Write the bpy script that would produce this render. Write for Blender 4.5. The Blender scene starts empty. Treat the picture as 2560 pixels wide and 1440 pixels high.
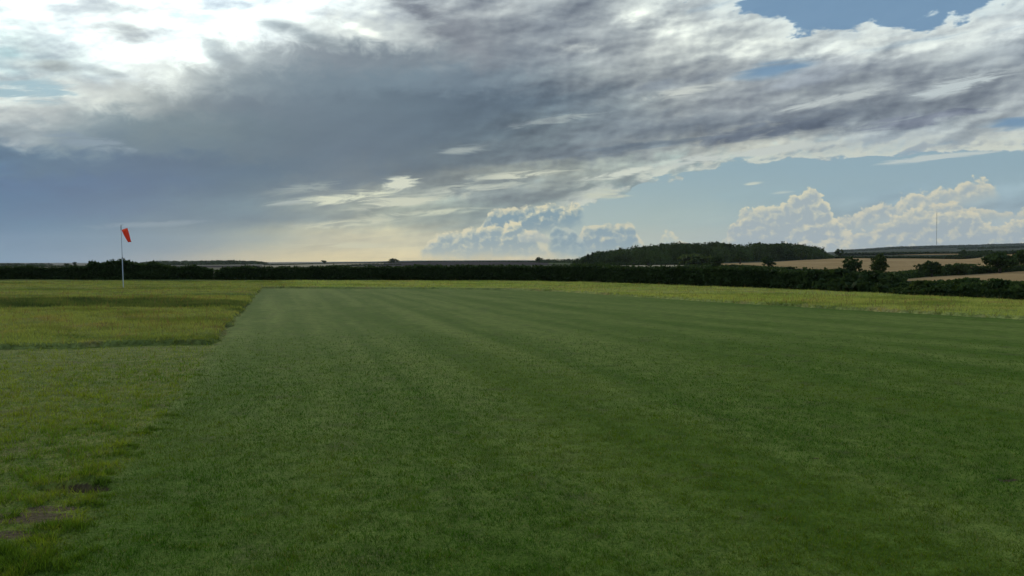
import bpy, math, random
import numpy as np
from mathutils import Vector, Matrix
R = math.radians
rng = np.random.default_rng(7)
random.seed(7)
C = bpy.context.scene.collection
sc = bpy.context.scene

# ------------------------------------------------------------------ camera
CAM_H = 1.8
HFOV = R(60)
F = 1280 / math.tan(HFOV / 2)          # focal length in photo pixels
HY = 658                               # photo row of the horizon
PITCH = math.atan((720 - HY) / F)
cam = bpy.data.cameras.new('camera')
cam.lens_unit = 'FOV'; cam.angle = HFOV
cam.clip_start = 0.1; cam.clip_end = 60000
co = bpy.data.objects.new('camera', cam); C.objects.link(co)
co.location = (0, 0, CAM_H)
co.rotation_euler = (R(90) - PITCH, 0, 0)
sc.camera = co
sc.render.resolution_x = 1024; sc.render.resolution_y = 576

sc.view_settings.view_transform = 'Standard'
sc.view_settings.look = 'None'
sc.view_settings.exposure = 0
sc.view_settings.gamma = 1
sc.cycles.max_bounces = 5
sc.cycles.diffuse_bounces = 2
sc.cycles.transmission_bounces = 3
sc.cycles.transparent_max_bounces = 6
sc.cycles.volume_bounces = 0

def pdir(px, py):
    """direction in the world of a photo pixel (measuring aid for azimuth / elevation)"""
    x = (px - 1280) / F; y = (720 - py) / F
    c, s = math.cos(PITCH), math.sin(PITCH)
    v = Vector((x, c + y * s, y * c - s))
    return v.normalized()
def azel(px, py):
    d = pdir(px, py)
    return math.degrees(math.atan2(d.x, d.y)), math.degrees(math.asin(d.z))
def gnd(px, py, z=0.0):
    """point at height z seen in the direction of a photo pixel"""
    d = pdir(px, py); t = (z - CAM_H) / d.z
    return (d.x * t, d.y * t)
def at(px, dist):
    """ground position in the azimuth of a photo column at a distance"""
    d = pdir(px, HY); n = math.hypot(d.x, d.y)
    return (d.x / n * dist, d.y / n * dist)
def elev_z(py, dist, px=1280):
    """height seen at a photo row, at a distance in the azimuth of a photo column"""
    return CAM_H + (HY - py) / F * dist * math.cos(math.atan((px - 1280) / F))

SUN_AZ, SUN_EL = -21.0, 19.0
# ------------------------------------------------------------------ node helper
class G:
    """tiny expression graph over shader nodes"""
    def __init__(s, tree): s.t = tree
    def n(s, typ, **kw):
        n = s.t.nodes.new(typ)
        for k, v in kw.items(): setattr(n, k, v)
        return n
    def set(s, sock, v):
        if isinstance(v, E): s.t.links.new(v.o, sock)
        elif isinstance(v, bpy.types.NodeSocket): s.t.links.new(v, sock)
        elif v is not None: sock.default_value = v
    def math(s, op, a, b=None, c=None, clamp=False):
        n = s.n('ShaderNodeMath', operation=op, use_clamp=clamp)
        s.set(n.inputs[0], a)
        if b is not None: s.set(n.inputs[1], b)
        if c is not None: s.set(n.inputs[2], c)
        return E(s, n.outputs[0])
    def mapr(s, v, a, b, c=0.0, d=1.0, smooth=True):
        n = s.n('ShaderNodeMapRange', interpolation_type='SMOOTHSTEP' if smooth else 'LINEAR')
        for i, x in enumerate((v, a, b, c, d)): s.set(n.inputs[i], x)
        return E(s, n.outputs[0])
    def xyz(s, x, y, z=0.0):
        n = s.n('ShaderNodeCombineXYZ')
        for i, v in enumerate((x, y, z)): s.set(n.inputs[i], v)
        return E(s, n.outputs[0])
    def sep(s, v):
        n = s.n('ShaderNodeSeparateXYZ'); s.set(n.inputs[0], v)
        return [E(s, o) for o in n.outputs]
    def noise(s, vec, scale, detail=4, rough=0.55, dist=0.0, lac=2.0, color=False, dims='2D', w=None):
        n = s.n('ShaderNodeTexNoise', noise_dimensions=dims)
        n.inputs['Scale'].default_value = scale; n.inputs['Detail'].default_value = detail
        n.inputs['Roughness'].default_value = rough; n.inputs['Distortion'].default_value = dist
        n.inputs['Lacunarity'].default_value = lac
        s.set(n.inputs['Vector'], vec)
        return E(s, n.outputs[1 if color else 0])
    def mix(s, f, a, b, blend='MIX'):
        n = s.n('ShaderNodeMix', data_type='RGBA', blend_type=blend, clamp_factor=True)
        s.set(n.inputs[0], f); s.set(n.inputs[6], a); s.set(n.inputs[7], b)
        return E(s, n.outputs[2])
    def curve(s, v, pts, lo, hi, vlo, vhi):
        """piecewise smooth function of v; pts = [(x, y)]"""
        n = s.n('ShaderNodeFloatCurve')
        x = (v - lo) * (1.0 / (hi - lo))
        s.set(n.inputs['Value'], x)
        cm = n.mapping; cu = cm.curves[0]
        cm.use_clip = False
        P = [((a - lo) / (hi - lo), (b - vlo) / (vhi - vlo)) for a, b in pts]
        while len(cu.points) < len(P): cu.points.new(0.5, 0.5)
        for p, q in zip(cu.points, P): p.location = q
        cm.update()
        return E(s, n.outputs[0]) * (vhi - vlo) + vlo
class E:
    def __init__(s, g, o): s.g, s.o = g, o
    def __add__(s, b): return s.g.math('ADD', s, b)
    __radd__ = __add__
    def __mul__(s, b): return s.g.math('MULTIPLY', s, b)
    __rmul__ = __mul__
    def __sub__(s, b): return s.g.math('SUBTRACT', s, b)
    def __rsub__(s, b): return s.g.math('SUBTRACT', b, s)
    def __truediv__(s, b): return s.g.math('DIVIDE', s, b)
    def __pow__(s, b): return s.g.math('POWER', s, b)
def srgb(r, g=None, b=None):
    if g is None: g = b = r
    f = lambda v: (v / 255 / 12.92) if v <= 10 else ((v / 255 + 0.055) / 1.055) ** 2.4
    return (f(r), f(g), f(b), 1)
# ------------------------------------------------------------------ sky (world): a clear Nishita sky under procedural cloud layers
def build_sky():
    w = bpy.data.worlds.new('World'); sc.world = w; w.use_nodes = True
    t = w.node_tree; t.nodes.clear(); g = G(t)
    w.cycles.sampling_method = 'NONE'
    out = g.n('ShaderNodeOutputWorld')
    sky = g.n('ShaderNodeTexSky', sky_type='NISHITA', sun_disc=False)
    sky.sun_elevation = R(SUN_EL); sky.sun_rotation = R(SUN_AZ)
    sky.air_density = 1.0; sky.dust_density = 1.0; sky.ozone_density = 1.5
    D = g.n('ShaderNodeTexCoord').outputs['Generated']
    x, y, z = g.sep(D)
    az = g.math('ARCTAN2', x, y) * (180 / math.pi)
    el = g.math('ARCSINE', z) * (180 / math.pi)
    # cloud plane coordinates, stretched along the wind
    zz = g.math('MAXIMUM', z, 0.0) + 0.055
    px, py = x / zz, y / zz
    a = R(-38); ca, sa = math.cos(a), math.sin(a)
    s_ = px * sa + py * ca; t_ = px * ca - py * sa
    P = g.xyz(s_ * 0.30, t_, 0.0)
    P2 = g.xyz(s_ * 0.42 + 17.3, t_)
    # warp of the layout (degrees)
    wn = g.sep(g.noise(P, 0.55, 5, 0.60, 0.2, color=True))
    wf = g.sep(g.noise(g.xyz(az * 0.6, el, 2.0), 0.9, 5, 0.62, 0.3, color=True))
    # warp weaker close to the horizon
    ws = g.mapr(el, 0.5, 7.0, 0.25, 1.0)
    azw = az + ((wn[0] - 0.5) * 9.0 + (wf[0] - 0.5) * 2.6) * ws
    elw = el + ((wn[1] - 0.5) * 3.6 + (wf[1] - 0.5) * 2.2) * ws
    lo, hi = -40.0, 40.0
    cols = [0,160,320,480,640,800,960,1120,1280,1440,1600,1760,1920,2080,2240,2400,2560]
    u = (azw - lo) * (1.0 / (hi - lo))
    acc = None; prev = None
    for ry, row in SKY_ROWS:
        n = g.n('ShaderNodeValToRGB'); g.set(n.inputs[0], u)
        cr = n.color_ramp; cr.interpolation = 'B_SPLINE'
        pts = []
        for cx, c in zip(cols, row):
            if isinstance(c, (int, float)): c = (c, c, c)
            if len(c) == 3: c = (c[0], c[1], c[2])
            A, _ = azel(cx, 300)
            pts.append(((A - lo) / (hi - lo), (c[0] / 255, c[1] / 255, c[2] / 255, 1)))
        e0, e1 = cr.elements[0], cr.elements[1]
        e0.position, e0.color = pts[0]; e1.position, e1.color = pts[-1]
        for p, c in pts[1:-1]:
            e = cr.elements.new(p); e.color = c
        E_ = azel(1280, ry)[1] if ry >= -200 else -ry / 100.0
        if acc is None: acc = E(g, n.outputs[0])
        else:
            f = g.mapr(elw, E_, prev, 0.0, 1.0)      # 0 at this row, 1 at the row below
            acc = g.mix(f, E(g, n.outputs[0]), acc)
        prev = E_
    lay = acc
    r_, g_, b_ = g.sep(lay)
    lum = r_ * 0.3 + g_ * 0.6 + b_ * 0.1
    # ---- fine structure of the clouds
    f1 = g.noise(P2, 0.70, 5, 0.48, 0.10)                       # streaky banks
    f2 = g.noise(g.xyz(az * 0.50 + 135.0, el * 1.15 - az * 0.12), 0.52, 5, 0.47, 0.0)  # puffs
    # amplitude of the structure: fades into the smooth rain mass left of the centre
    AE = g.xyz(az, el); AEW = g.xyz(azw, elw)
    def blob(cx, cy, rx, ry, rot=0.0, vec=None):
        """1 at the centre of a tilted patch of sky, 0 at its rim (linear)"""
        A0, E0 = azel(cx, cy); A1, _ = azel(cx + rx, cy); _, E1 = azel(cx, cy + ry)
        m = g.n('ShaderNodeMapping', vector_type='TEXTURE')
        g.set(m.inputs[0], vec or AE)
        m.inputs[1].default_value = (A0, E0, 0); m.inputs[2].default_value = (0, 0, R(rot))
        m.inputs[3].default_value = (A1 - A0, E0 - E1, 1)
        q = g.n('ShaderNodeTexGradient', gradient_type='SPHERICAL')
        t.links.new(m.outputs[0], q.inputs[0])
        return E(g, q.outputs['Fac'])
    calm = g.math('MAXIMUM', blob(640, 330, 780, 330, 14, AEW), blob(150, 600, 760, 230))
    calm = g.mapr(calm, 0.0, 0.55)
    low = g.mapr(el, 0.3, 5.5, 0.25, 1.0)
    amp = (1.0 - calm * 0.88) * low
    amp = amp * (1.0 - g.mapr(g.math('MAXIMUM', blob(1980, 455, 640, 110, 6), blob(1650, 540, 460, 90)), 0.0, 0.5) * 0.85)
    d1 = g.mapr(f1, 0.30, 0.70, -1.0, 1.0, False)
    d2 = g.mapr(f2, 0.32, 0.68, -1.0, 1.0, False)
    # relief: the same field sampled a little nearer the sun tells which flanks are lit
    sx = g.mapr(az, -34.0, -6.0, 0.18, -0.25, False)
    f2s = g.noise(g.xyz((az + sx) * 0.50 + 135.0, (el + 0.18) * 1.15 - (az + sx) * 0.12), 0.52, 5, 0.47, 0.0)
    relief = (f2 - f2s)
    # crisp lit edges: narrow band of the streak field
    edge = g.mapr(f1, 0.47, 0.53, 0.0, 1.0) * g.mapr(f1, 0.53, 0.66, 1.0, 0.0)
    en = g.noise(g.xyz(az * 0.42 + 11.0, el * 1.2 - az * 0.06), 0.95, 6, 0.58, 0.2)
    fs = g.noise(g.xyz(az * 0.22 - el * 0.10 + 23.0, el * 1.35 - az * 0.09), 1.35, 7, 0.66, 0.5)
    def streaks(lay, early):
        for cx, cy, rx, ry, rot, st, col in STREAKS:
            if early != (cy < 215 or max(col) < 172): continue
            m = g.mapr(blob(cx, cy, rx, ry, rot), 0.0, 1.0)
            soft = cy < 215
            k = g.mapr((f2 * 0.5 + en * 0.5 if soft else fs) + m * (0.26 if soft else 0.26), 0.50 if soft else 0.57, 0.86 if soft else 0.78) * g.math('MULTIPLY', m, 2.0 * st, clamp=True)
            lay = g.mix(k, lay, tuple(v / 255 for v in col) + (1,))
        return lay
    lay = streaks(lay, True)
    gain = 1.0 + (d1 * 0.14 + d2 * 0.13 + relief * 0.9 + edge * 0.03 + 0.02) * amp
    lay = g.mix(1.0, lay, g.xyz(gain * 1.06 - 0.06, gain, gain * 0.84 + 0.16), 'MULTIPLY')
    # ---- openings of blue between the broken clouds of the upper right and far left
    fb = g.noise(g.xyz(s_ * 0.38 + 51.0, t_), 1.7, 6, 0.55, 0.3)
    openz = g.math('MAXIMUM', blob(2140, 20, 620, 130, -4), blob(1900, 150, 200, 70) * 0.75)
    openz = g.math('MAXIMUM', openz, blob(90, 190, 260, 170) * 0.55)
    openz = g.math('MAXIMUM', openz, blob(440, 20, 150, 60) * 0.5)
    openz = g.math('MAXIMUM', openz, blob(2520, 300, 160, 40) * 0.9)
    hole = g.mapr(fb + openz * 0.30, 0.68, 0.84) * g.mapr(openz, 0.05, 0.3)
    lay = g.mix(hole * 0.85, lay, (0.44, 0.555, 0.68, 1))
    # ---- the far edge of the deck against clear sky, and its near edge against the blue overhead
    ep = [azel(X, Y) for X, Y in [(1330,575),(1400,535),(1480,500),(1560,490),(1610,455),(1700,438),(1800,412),(1900,402),(2050,398),(2200,388),(2350,384),(2560,376),(2900,360)]]
    edge_el = g.curve(az, ep, ep[0][0], ep[-1][0], 0.0, 12.0)
    side_ = g.mapr(az, ep[0][0], ep[0][0] + 3.5)
    q = el - edge_el + (en - 0.5) * 1.9                        # > 0 inside the deck
    clear = g.mix(g.mapr(el, 1.0, 6.5), (0.70, 0.735, 0.70, 1), (0.585, 0.665, 0.705, 1))
    clear = g.mix(g.mapr(az, 8.0, 26.0) * 0.5, clear, (0.575, 0.655, 0.715, 1))
    lay = g.mix(g.mapr(q, 0.05, -0.08) * side_ * g.mapr(q, -2.6, -1.2, 0.5, 1.0), lay, clear)
    lip = g.mapr(q, -0.03, 0.10) * g.mapr(q, 0.15, 1.5, 1.0, 0.0) * g.mapr(en + relief * 1.5, 0.36, 0.56) * side_
    lay = g.mix(lip * 0.8, lay, g.mix(g.mapr(f1 + relief * 2.0, 0.38, 0.62), (0.745, 0.735, 0.71, 1), (0.87, 0.845, 0.785, 1)))
    eu = [azel(X, Y) for X, Y in [(1500,-60),(1700,-12),(1790,0),(1870,22),(1960,58),(2050,74),(2130,78),(2200,84),(2300,76),(2400,52),(2480,16),(2560,-30),(2700,-60)]]
    up_el = g.curve(az, eu, eu[0][0], eu[-1][0], 12.0, 24.0)
    q = el - up_el + (f2 - 0.5) * 1.8 + (en - 0.5) * 3.0
    inn = g.mapr(az, eu[0][0], eu[0][0] + 2.0) * g.mapr(az, eu[-1][0] - 2.0, eu[-1][0], 1.0, 0.0)
    lay = g.mix(g.mapr(q, -1.3, -0.1) * inn * g.mapr(f2, 0.35, 0.6, 0.2, 0.6), lay, g.mix(g.mapr(f1 + relief * 2.0, 0.38, 0.62), (0.735, 0.745, 0.76, 1), (0.895, 0.895, 0.885, 1)))
    lay = g.mix(g.mapr(q, -0.05, 0.35) * inn * 0.95, lay, (0.455, 0.565, 0.69, 1))
    # ---- bright torn streaks under the deck
    lay = streaks(lay, False)
    # ---- distant cumulus banks, back to front
    cn = g.noise(g.xyz(az + 191.0, el * 1.15), 0.9, 6, 0.60, 0.0)
    vor = g.n('ShaderNodeTexVoronoi', voronoi_dimensions='2D', feature='F1')
    vor.inputs['Scale'].default_value = 1.25; vor.inputs['Detail'].default_value = 2.0; vor.inputs['Roughness'].default_value = 0.55
    cw = g.sep(g.noise(g.xyz(az + 77.0, el), 1.6, 3, 0.5, color=True))
    g.set(vor.inputs['Vector'], g.xyz(az + (cw[0] - 0.5) * 0.5, el * 1.25 + (cw[1] - 0.5) * 0.5, 0.0))
    puff = 1.0 - E(g, vor.outputs['Distance']) * 1.35        # lobes
    bulge = puff * 0.8 + cn * 1.5
    cns = g.noise(g.xyz(az + (191.0 - 0.22), (el + 0.20) * 1.15), 0.9, 5, 0.60, 0.0)
    vs = g.n('ShaderNodeTexVoronoi', voronoi_dimensions='2D', feature='F1')
    vs.inputs['Scale'].default_value = 1.25; vs.inputs['Detail'].default_value = 2.0; vs.inputs['Roughness'].default_value = 0.55
    g.set(vs.inputs['Vector'], g.xyz(az + (cw[0] - 0.5) * 0.5 - 0.22, (el + 0.20) * 1.25 + (cw[1] - 0.5) * 0.5))
    crel = bulge - ((1.0 - E(g, vs.outputs['Distance']) * 1.35) * 0.8 + cns * 1.5)
    tc = lambda c: tuple(v / 255 for v in c) + (1,)
    for tops, bots, amp_, soft, lit, body, low_c in CUMULUS:
        pts = [(azel(X, Y)) for X, Y in tops]; pb = [(azel(X, Y)) for X, Y in bots]
        a0, a1 = pts[0][0] - 0.01, pts[-1][0] + 0.01
        top = g.curve(az, pts, a0, a1, 0.0, 8.0)
        bot = g.mapr(az, pb[0][0], pb[-1][0], pb[0][1], pb[-1][1], False)
        w = min(0.6, (a1 - a0) * 0.2)
        inside = g.mapr(az + (cn - 0.5) * 0.8, a0, a0 + w) * g.mapr(az + (cn - 0.5) * 0.8, a1 - w, a1, 1.0, 0.0)
        h = top + ((puff - 0.45) * 0.7 + (cn - 0.5) * 1.5) * amp_ - el      # degrees below the billowing top
        m = g.mapr(h, -0.02, 0.16) * inside * g.mapr(el - bot + (cn - 0.5) * 0.9, -soft, soft)
        rim = g.mapr(h, 0.0, 0.55, 1.0, 0.0)
        li = g.math('ADD', crel * 1.0 + rim * 0.75, g.mapr(h, 0.1, 1.6, 0.30, 0.0), clamp=True)
        cc = g.mix(li, tc(body), tc(lit))
        cc = g.mix(g.mapr(el - bot, 1.0, 0.0, 0.0, 0.8), cc, tc(low_c))
        lay = g.mix(m * 0.90, lay, cc)
    # ---- to light: display values to radiance, glare of the hidden sun
    gm = g.n('ShaderNodeGamma'); g.set(gm.inputs[0], lay); gm.inputs[1].default_value = 2.2
    g.set(gm.inputs[0], g.mix(1.0, lay, (0.955, 1.0, 1.01, 1), 'MULTIPLY'))
    cloud = E(g, gm.outputs[0])
    sd = Vector((math.sin(R(SUN_AZ)) * math.cos(R(SUN_EL)), math.cos(R(SUN_AZ)) * math.cos(R(SUN_EL)), math.sin(R(SUN_EL))))
    dt = g.n('ShaderNodeVectorMath', operation='DOT_PRODUCT'); g.set(dt.inputs[0], D); dt.inputs[1].default_value = sd
    dot = g.math('MAXIMUM', E(g, dt.outputs['Value']), 0.0)
    glare = dot ** 60.0
    lum3 = (lum ** 6.0)
    gl = glare * lum3 * 1.0 + 1.0
    cloud = g.mix(1.0, cloud, g.xyz(gl, gl, gl * 0.97), 'MULTIPLY')
    b1 = g.n('ShaderNodeBackground'); g.set(b1.inputs[0], cloud); b1.inputs[1].default_value = 1.0
    b0 = g.n('ShaderNodeBackground'); g.set(b0.inputs[0], sky.outputs[0]); b0.inputs[1].default_value = 0.08
    ms = g.n('ShaderNodeMixShader'); ms.inputs[0].default_value = 0.98
    t.links.new(b0.outputs[0], ms.inputs[1]); t.links.new(b1.outputs[0], ms.inputs[2])
    t.links.new(ms.outputs[0], out.inputs[0])

SKY_ROWS = [   # from the horizon up; photo rows, 17 azimuths each; the last rows carry on to the zenith
 (656, [(92,130,160),(108,136,162),(132,144,156),(172,163,148),(212,190,148),(236,208,150),(236,208,152),(232,206,156),(230,204,158),(224,200,160),(216,198,162),(210,195,166),(202,192,172),(192,186,176),(184,183,180),(182,182,180),(180,182,182)]),
 (600, [(66,111,147),(76,117,147),(94,124,145),(116,134,143),(152,157,143),(206,190,152),(216,198,157),(210,198,162),(202,192,164),(200,192,166),(198,193,172),(192,190,176),(182,184,180),(172,178,183),(170,176,184),(172,177,184),(172,178,186)]),
 (540, [(67,106,143),(71,105,141),(79,106,135),(90,114,133),(98,121,137),(138,145,142),(162,164,148),(155,163,155),(150,162,158),(164,176,170),(172,183,176),(168,182,180),(163,179,182),(158,174,183),(154,170,183),(155,170,183),(157,171,184)]),
 (480, [(70,102,140),(71,102,138),(72,99,133),(76,102,128),(86,109,127),(118,127,134),(140,142,136),(125,132,134),(125,132,136),(165,168,160),(152,174,180),(150,172,180),(148,169,178),(146,167,180),(144,165,180),(149,167,182),(155,171,185)]),
 (430, [(78,107,135),(80,107,133),(78,103,131),(77,102,128),(76,100,121),(96,110,126),(106,116,124),(124,128,128),(130,132,128),(140,144,142),(166,172,168),(154,172,177),(147,168,180),(143,165,182),(140,162,182),(144,165,184),(151,170,187)]),
 (380, [(165,170,178),(144,154,161),(99,119,137),(100,119,133),(90,109,125),(93,108,126),(94,109,124),(104,114,122),(102,110,120),(112,118,128),(140,142,144),(160,158,154),(170,168,165),(160,165,172),(165,170,178),(180,182,184),(185,186,186)]),
 (320, [(215,214,210),(175,176,178),(102,121,135),(114,128,137),(94,113,127),(96,111,127),(92,107,123),(90,105,120),(102,112,120),(115,122,132),(118,124,134),(114,119,130),(120,124,134),(116,121,132),(135,139,148),(160,162,166),(170,172,178)]),
 (260, [(205,212,214),(225,222,216),(190,190,188),(125,134,142),(104,117,132),(100,115,130),(95,110,125),(88,102,118),(90,103,118),(120,127,136),(140,142,146),(138,140,148),(150,152,158),(158,160,164),(140,143,152),(150,152,158),(165,167,172)]),
 (200, [(165,182,192),(205,213,216),(245,243,238),(185,186,186),(120,132,144),(112,127,141),(112,127,141),(114,126,140),(118,127,138),(150,152,156),(160,161,164),(165,165,168),(130,134,146),(150,152,160),(165,167,172),(160,163,170),(150,154,164)]),
 (140, [(220,226,228),(242,243,242),(240,240,238),(244,244,240),(165,170,176),(122,130,142),(124,133,144),(140,144,152),(128,133,144),(150,152,158),(172,172,174),(195,195,194),(200,200,200),(205,205,204),(200,200,202),(198,199,202),(190,192,198)]),
 (80,  [(232,236,236),(240,241,240),(205,208,210),(246,246,243),(246,246,244),(200,201,202),(236,234,228),(140,143,152),(160,161,166),(145,148,156),(185,185,186),(205,205,204),(208,208,208),(180,190,202),(170,185,200),(185,194,204),(195,198,204)]),
 (20,  [(225,229,231),(240,243,243),(245,246,246),(215,225,232),(235,238,240),(245,245,243),(222,222,222),(150,152,160),(190,190,192),(150,153,160),(200,200,200),(205,207,210),(160,180,200),(110,145,185),(130,155,185),(115,148,186),(180,188,200)]),
 (-60, [(215,225,230),(240,243,245),(255,255,255),(255,255,255),(255,255,255),(240,240,240),(210,210,212),(180,182,188),(170,172,180),(180,182,188),(190,195,202),(160,178,198),(130,158,190),(110,145,185),(115,148,186),(130,155,188),(150,170,195)]),
 (-3500,[(150,170,195)]*17),
 (-9000,[(130,155,188)]*17),
]
CR = (236,228,206)
STREAKS = [
 (300, 80, 150, 44, -6, 0.9, (160,162,166)), (110, 110, 170, 60, 0, 0.85, (196,204,208)), (120, 165, 190, 34, 0, 0.8, (190,196,199)),
 (60, 225, 230, 46, 0, 0.9, (160,182,193)), (20, 130, 60, 24, 0, 0.8, (150,172,182)), (140, 165, 90, 30, -4, 0.7, (165,170,172)),
 (270, 182, 120, 20, -6, 0.8, (165,170,174)), (220, 352, 230, 36, -5, 0.85, (128,142,158)), (40, 330, 160, 30, 0, 0.6, (150,158,166)),
 (560, 140, 160, 60, -35, 0.7, (150,156,163)), (500, 45, 150, 30, 0, 0.75, (196,212,222)), (420, 20, 90, 40, -30, 0.7, (190,208,222)),
 (760, 90, 240, 40, -15, 0.8, (140,147,155)), (900, 70, 140, 20, -20, 0.8, (248,244,236)), (1060, 40, 160, 60, -30, 0.9, (128,130,140)),
 (1130, 80, 240, 90, -25, 0.9, (126,128,138)), (980, 60, 120, 26, -25, 0.8, (240,238,232)), (1400, 50, 300, 90, 14, 0.8, (134,138,148)),
 (1440, 120, 110, 24, 0, 0.9, (222,219,214)), (1720, 200, 330, 28, 8, 0.85, (125,130,142)), (2100, 180, 420, 40, 10, 0.85, (128,132,145)),
 (1700, 60, 330, 60, -10, 0.8, (222,221,218)), (1900, 120, 330, 50, 0, 0.8, (216,215,212)), (2250, 130, 300, 50, 12, 0.8, (208,208,208)),
 (2380, 215, 260, 34, 10, 0.8, (198,200,202)), (2080, 250, 320, 22, 8, 0.8, (194,194,194)), (1950, 320, 420, 40, 8, 0.85, (112,118,132)),
 (2300, 300, 330, 40, 6, 0.85, (130,133,148)), (1560, 370, 330, 26, 6, 0.7, (110,119,131)), (1400, 300, 260, 22, 8, 0.6, (150,155,158)),  # cx, cy, rx, ry, tilt, strength, colour: torn bright cloud under and between the deck
 (880, 492, 190, 34, 6, 0.9, (226,220,194)), (1000, 455, 90, 34, 4, 0.9, (222,216,196)),
 (1150, 376, 120, 20, 6, 0.3, (205,203,194)), (1310, 438, 220, 22, 5, 0.6, (216,210,190)),
 (1500, 485, 150, 24, -2, 0.8, (206,202,182)), (1560, 432, 190, 22, 10, 0.85, (218,214,200)),
 (1850, 385, 420, 22, 6, 0.8, (204,202,196)), (2330, 395, 330, 14, 3, 0.8, (196,198,196)),
 (1180, 470, 330, 30, 6, 0.55, (190,189,176)), (760, 470, 200, 22, 10, 0.4, (160,165,162)), (1010, 505, 260, 30, 5, 0.6, (212,206,184)), (1080, 532, 260, 16, 3, 0.7, (206,202,178)), (860, 560, 230, 18, 5, 0.6, (212,204,176)),
 (700, 508, 170, 12, 6, 0.5, (165,170,168)), 
 (1700, 232, 200, 24, 8, 0.45, (216,212,204)), (1960, 480, 60, 8, 6, 0.4, (200,200,190)),
 (1880, 460, 40, 8, 9, 0.6, (206,204,190)), (2100, 95, 330, 50, 18, 0.5, (225,226,226)),
 (860, 615, 260, 22, 0, 0.45, (222,208,170)), (380, 560, 330, 16, 4, 0.25, (150,160,170)),
]
CUMULUS = [  # top line, bottom line (photo px), lobe size, softness below (deg), lit, body, foot colours; back to front
 ([(2040,575),(2090,540),(2180,508),(2260,482),(2330,468),(2400,455),(2450,438),(2480,455),(2510,495)], [(2040,610),(2510,490)], 0.5, 0.6, (226,209,182),(168,174,178),(182,184,180)),
 ([(1795,625),(1830,548),(1865,513),(1920,505),(1960,495),(2000,474),(2035,466),(2062,490),(2095,545),(2160,600)], [(1795,650),(2160,640)], 0.55, 0.4, (230,213,182),(168,174,178),(182,184,180)),
 ([(2300,520),(2380,500),(2450,505),(2520,520),(2600,500),(2800,500)], [(2300,560),(2800,560)], 0.5, 0.6, (220,204,178),(168,174,178),(182,184,180)),
 ([(1960,610),(2050,585),(2140,575),(2200,545),(2260,520),(2300,512),(2340,522),(2400,508),(2440,520),(2480,548),(2560,535),(2800,545)], [(1960,645),(2800,640)], 0.5, 0.4, (227,210,181),(168,174,178),(182,184,180)),
 ([(1640,650),(1652,588),(1672,570),(1700,594),(1740,604),(1800,640)], [(1640,652),(1800,652)], 0.3, 0.3, (226,211,178),(178,186,180),(188,190,178)),
 ([(1170,590),(1205,555),(1222,528),(1250,516),(1300,514),(1350,506),(1400,502),(1450,500),(1465,525)], [(1170,610),(1465,560)], 0.3, 0.5, (234,215,180),(122,146,160),(130,152,164)),
 ([(1430,640),(1455,565),(1490,556),(1530,552),(1575,553),(1600,585),(1625,640)], [(1430,640),(1625,640)], 0.35, 0.4, (226,209,176),(130,152,164),(170,178,174)),
 ([(1362,640),(1378,572),(1400,562),(1424,566),(1460,600),(1480,640)], [(1362,640),(1480,640)], 0.25, 0.4, (190,192,180),(120,146,160),(160,174,174)),
 ([(1035,640),(1072,596),(1110,578),(1160,566),(1200,562),(1250,553),(1290,548),(1320,565),(1350,600),(1380,640)], [(1035,640),(1380,640)], 0.4, 0.4, (240,219,178),(140,158,164),(176,180,172)),
 ([(1285,620),(1305,578),(1335,570),(1365,584),(1392,620)], [(1285,606),(1392,606)], 0.22, 0.15, (244,223,184),(180,180,170),(170,176,172)),
]
build_sky()

# ------------------------------------------------------------------ sun behind thin cloud
sun = bpy.data.lights.new('sun', 'SUN'); sun.energy = 2.0; sun.angle = R(3.0); sun.color = (1.0, 0.90, 0.74)
so = bpy.data.objects.new('sun', sun); C.objects.link(so)
sdir = Vector((math.sin(R(SUN_AZ)) * math.cos(R(SUN_EL)), math.cos(R(SUN_AZ)) * math.cos(R(SUN_EL)), math.sin(R(SUN_EL))))
so.rotation_euler = sdir.to_track_quat('Z', 'Y').to_euler()
# ------------------------------------------------------------------ mesh helpers
def vnoise(x, y, seed=0):
    x = np.asarray(x, float); y = np.asarray(y, float)
    xi = np.floor(x).astype(np.int64); yi = np.floor(y).astype(np.int64)
    fx = x - xi; fy = y - yi; fx = fx * fx * (3 - 2 * fx); fy = fy * fy * (3 - 2 * fy)
    def h(a, b):
        n = (a * 374761393 + b * 668265263 + seed * 1442695041) & 0xffffffff
        n = ((n ^ (n >> 13)) * 1274126177) & 0xffffffff
        return ((n ^ (n >> 16)) & 0xffff) / 65535.0
    return (h(xi, yi) * (1 - fx) + h(xi + 1, yi) * fx) * (1 - fy) + (h(xi, yi + 1) * (1 - fx) + h(xi + 1, yi + 1) * fx) * fy
def fbm(x, y, seed=0, oct=4):
    s = 0; a = 0.5; t = 0
    for i in range(oct):
        s = s + a * vnoise(np.asarray(x) * 2 ** i + 17.3 * i, np.asarray(y) * 2 ** i + 5.1 * i, seed + i); t += a; a *= 0.5
    return s / t
def sstep(x, a, b):
    t = np.clip((np.asarray(x, float) - a) / (b - a), 0, 1); return t * t * (3 - 2 * t)

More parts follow.
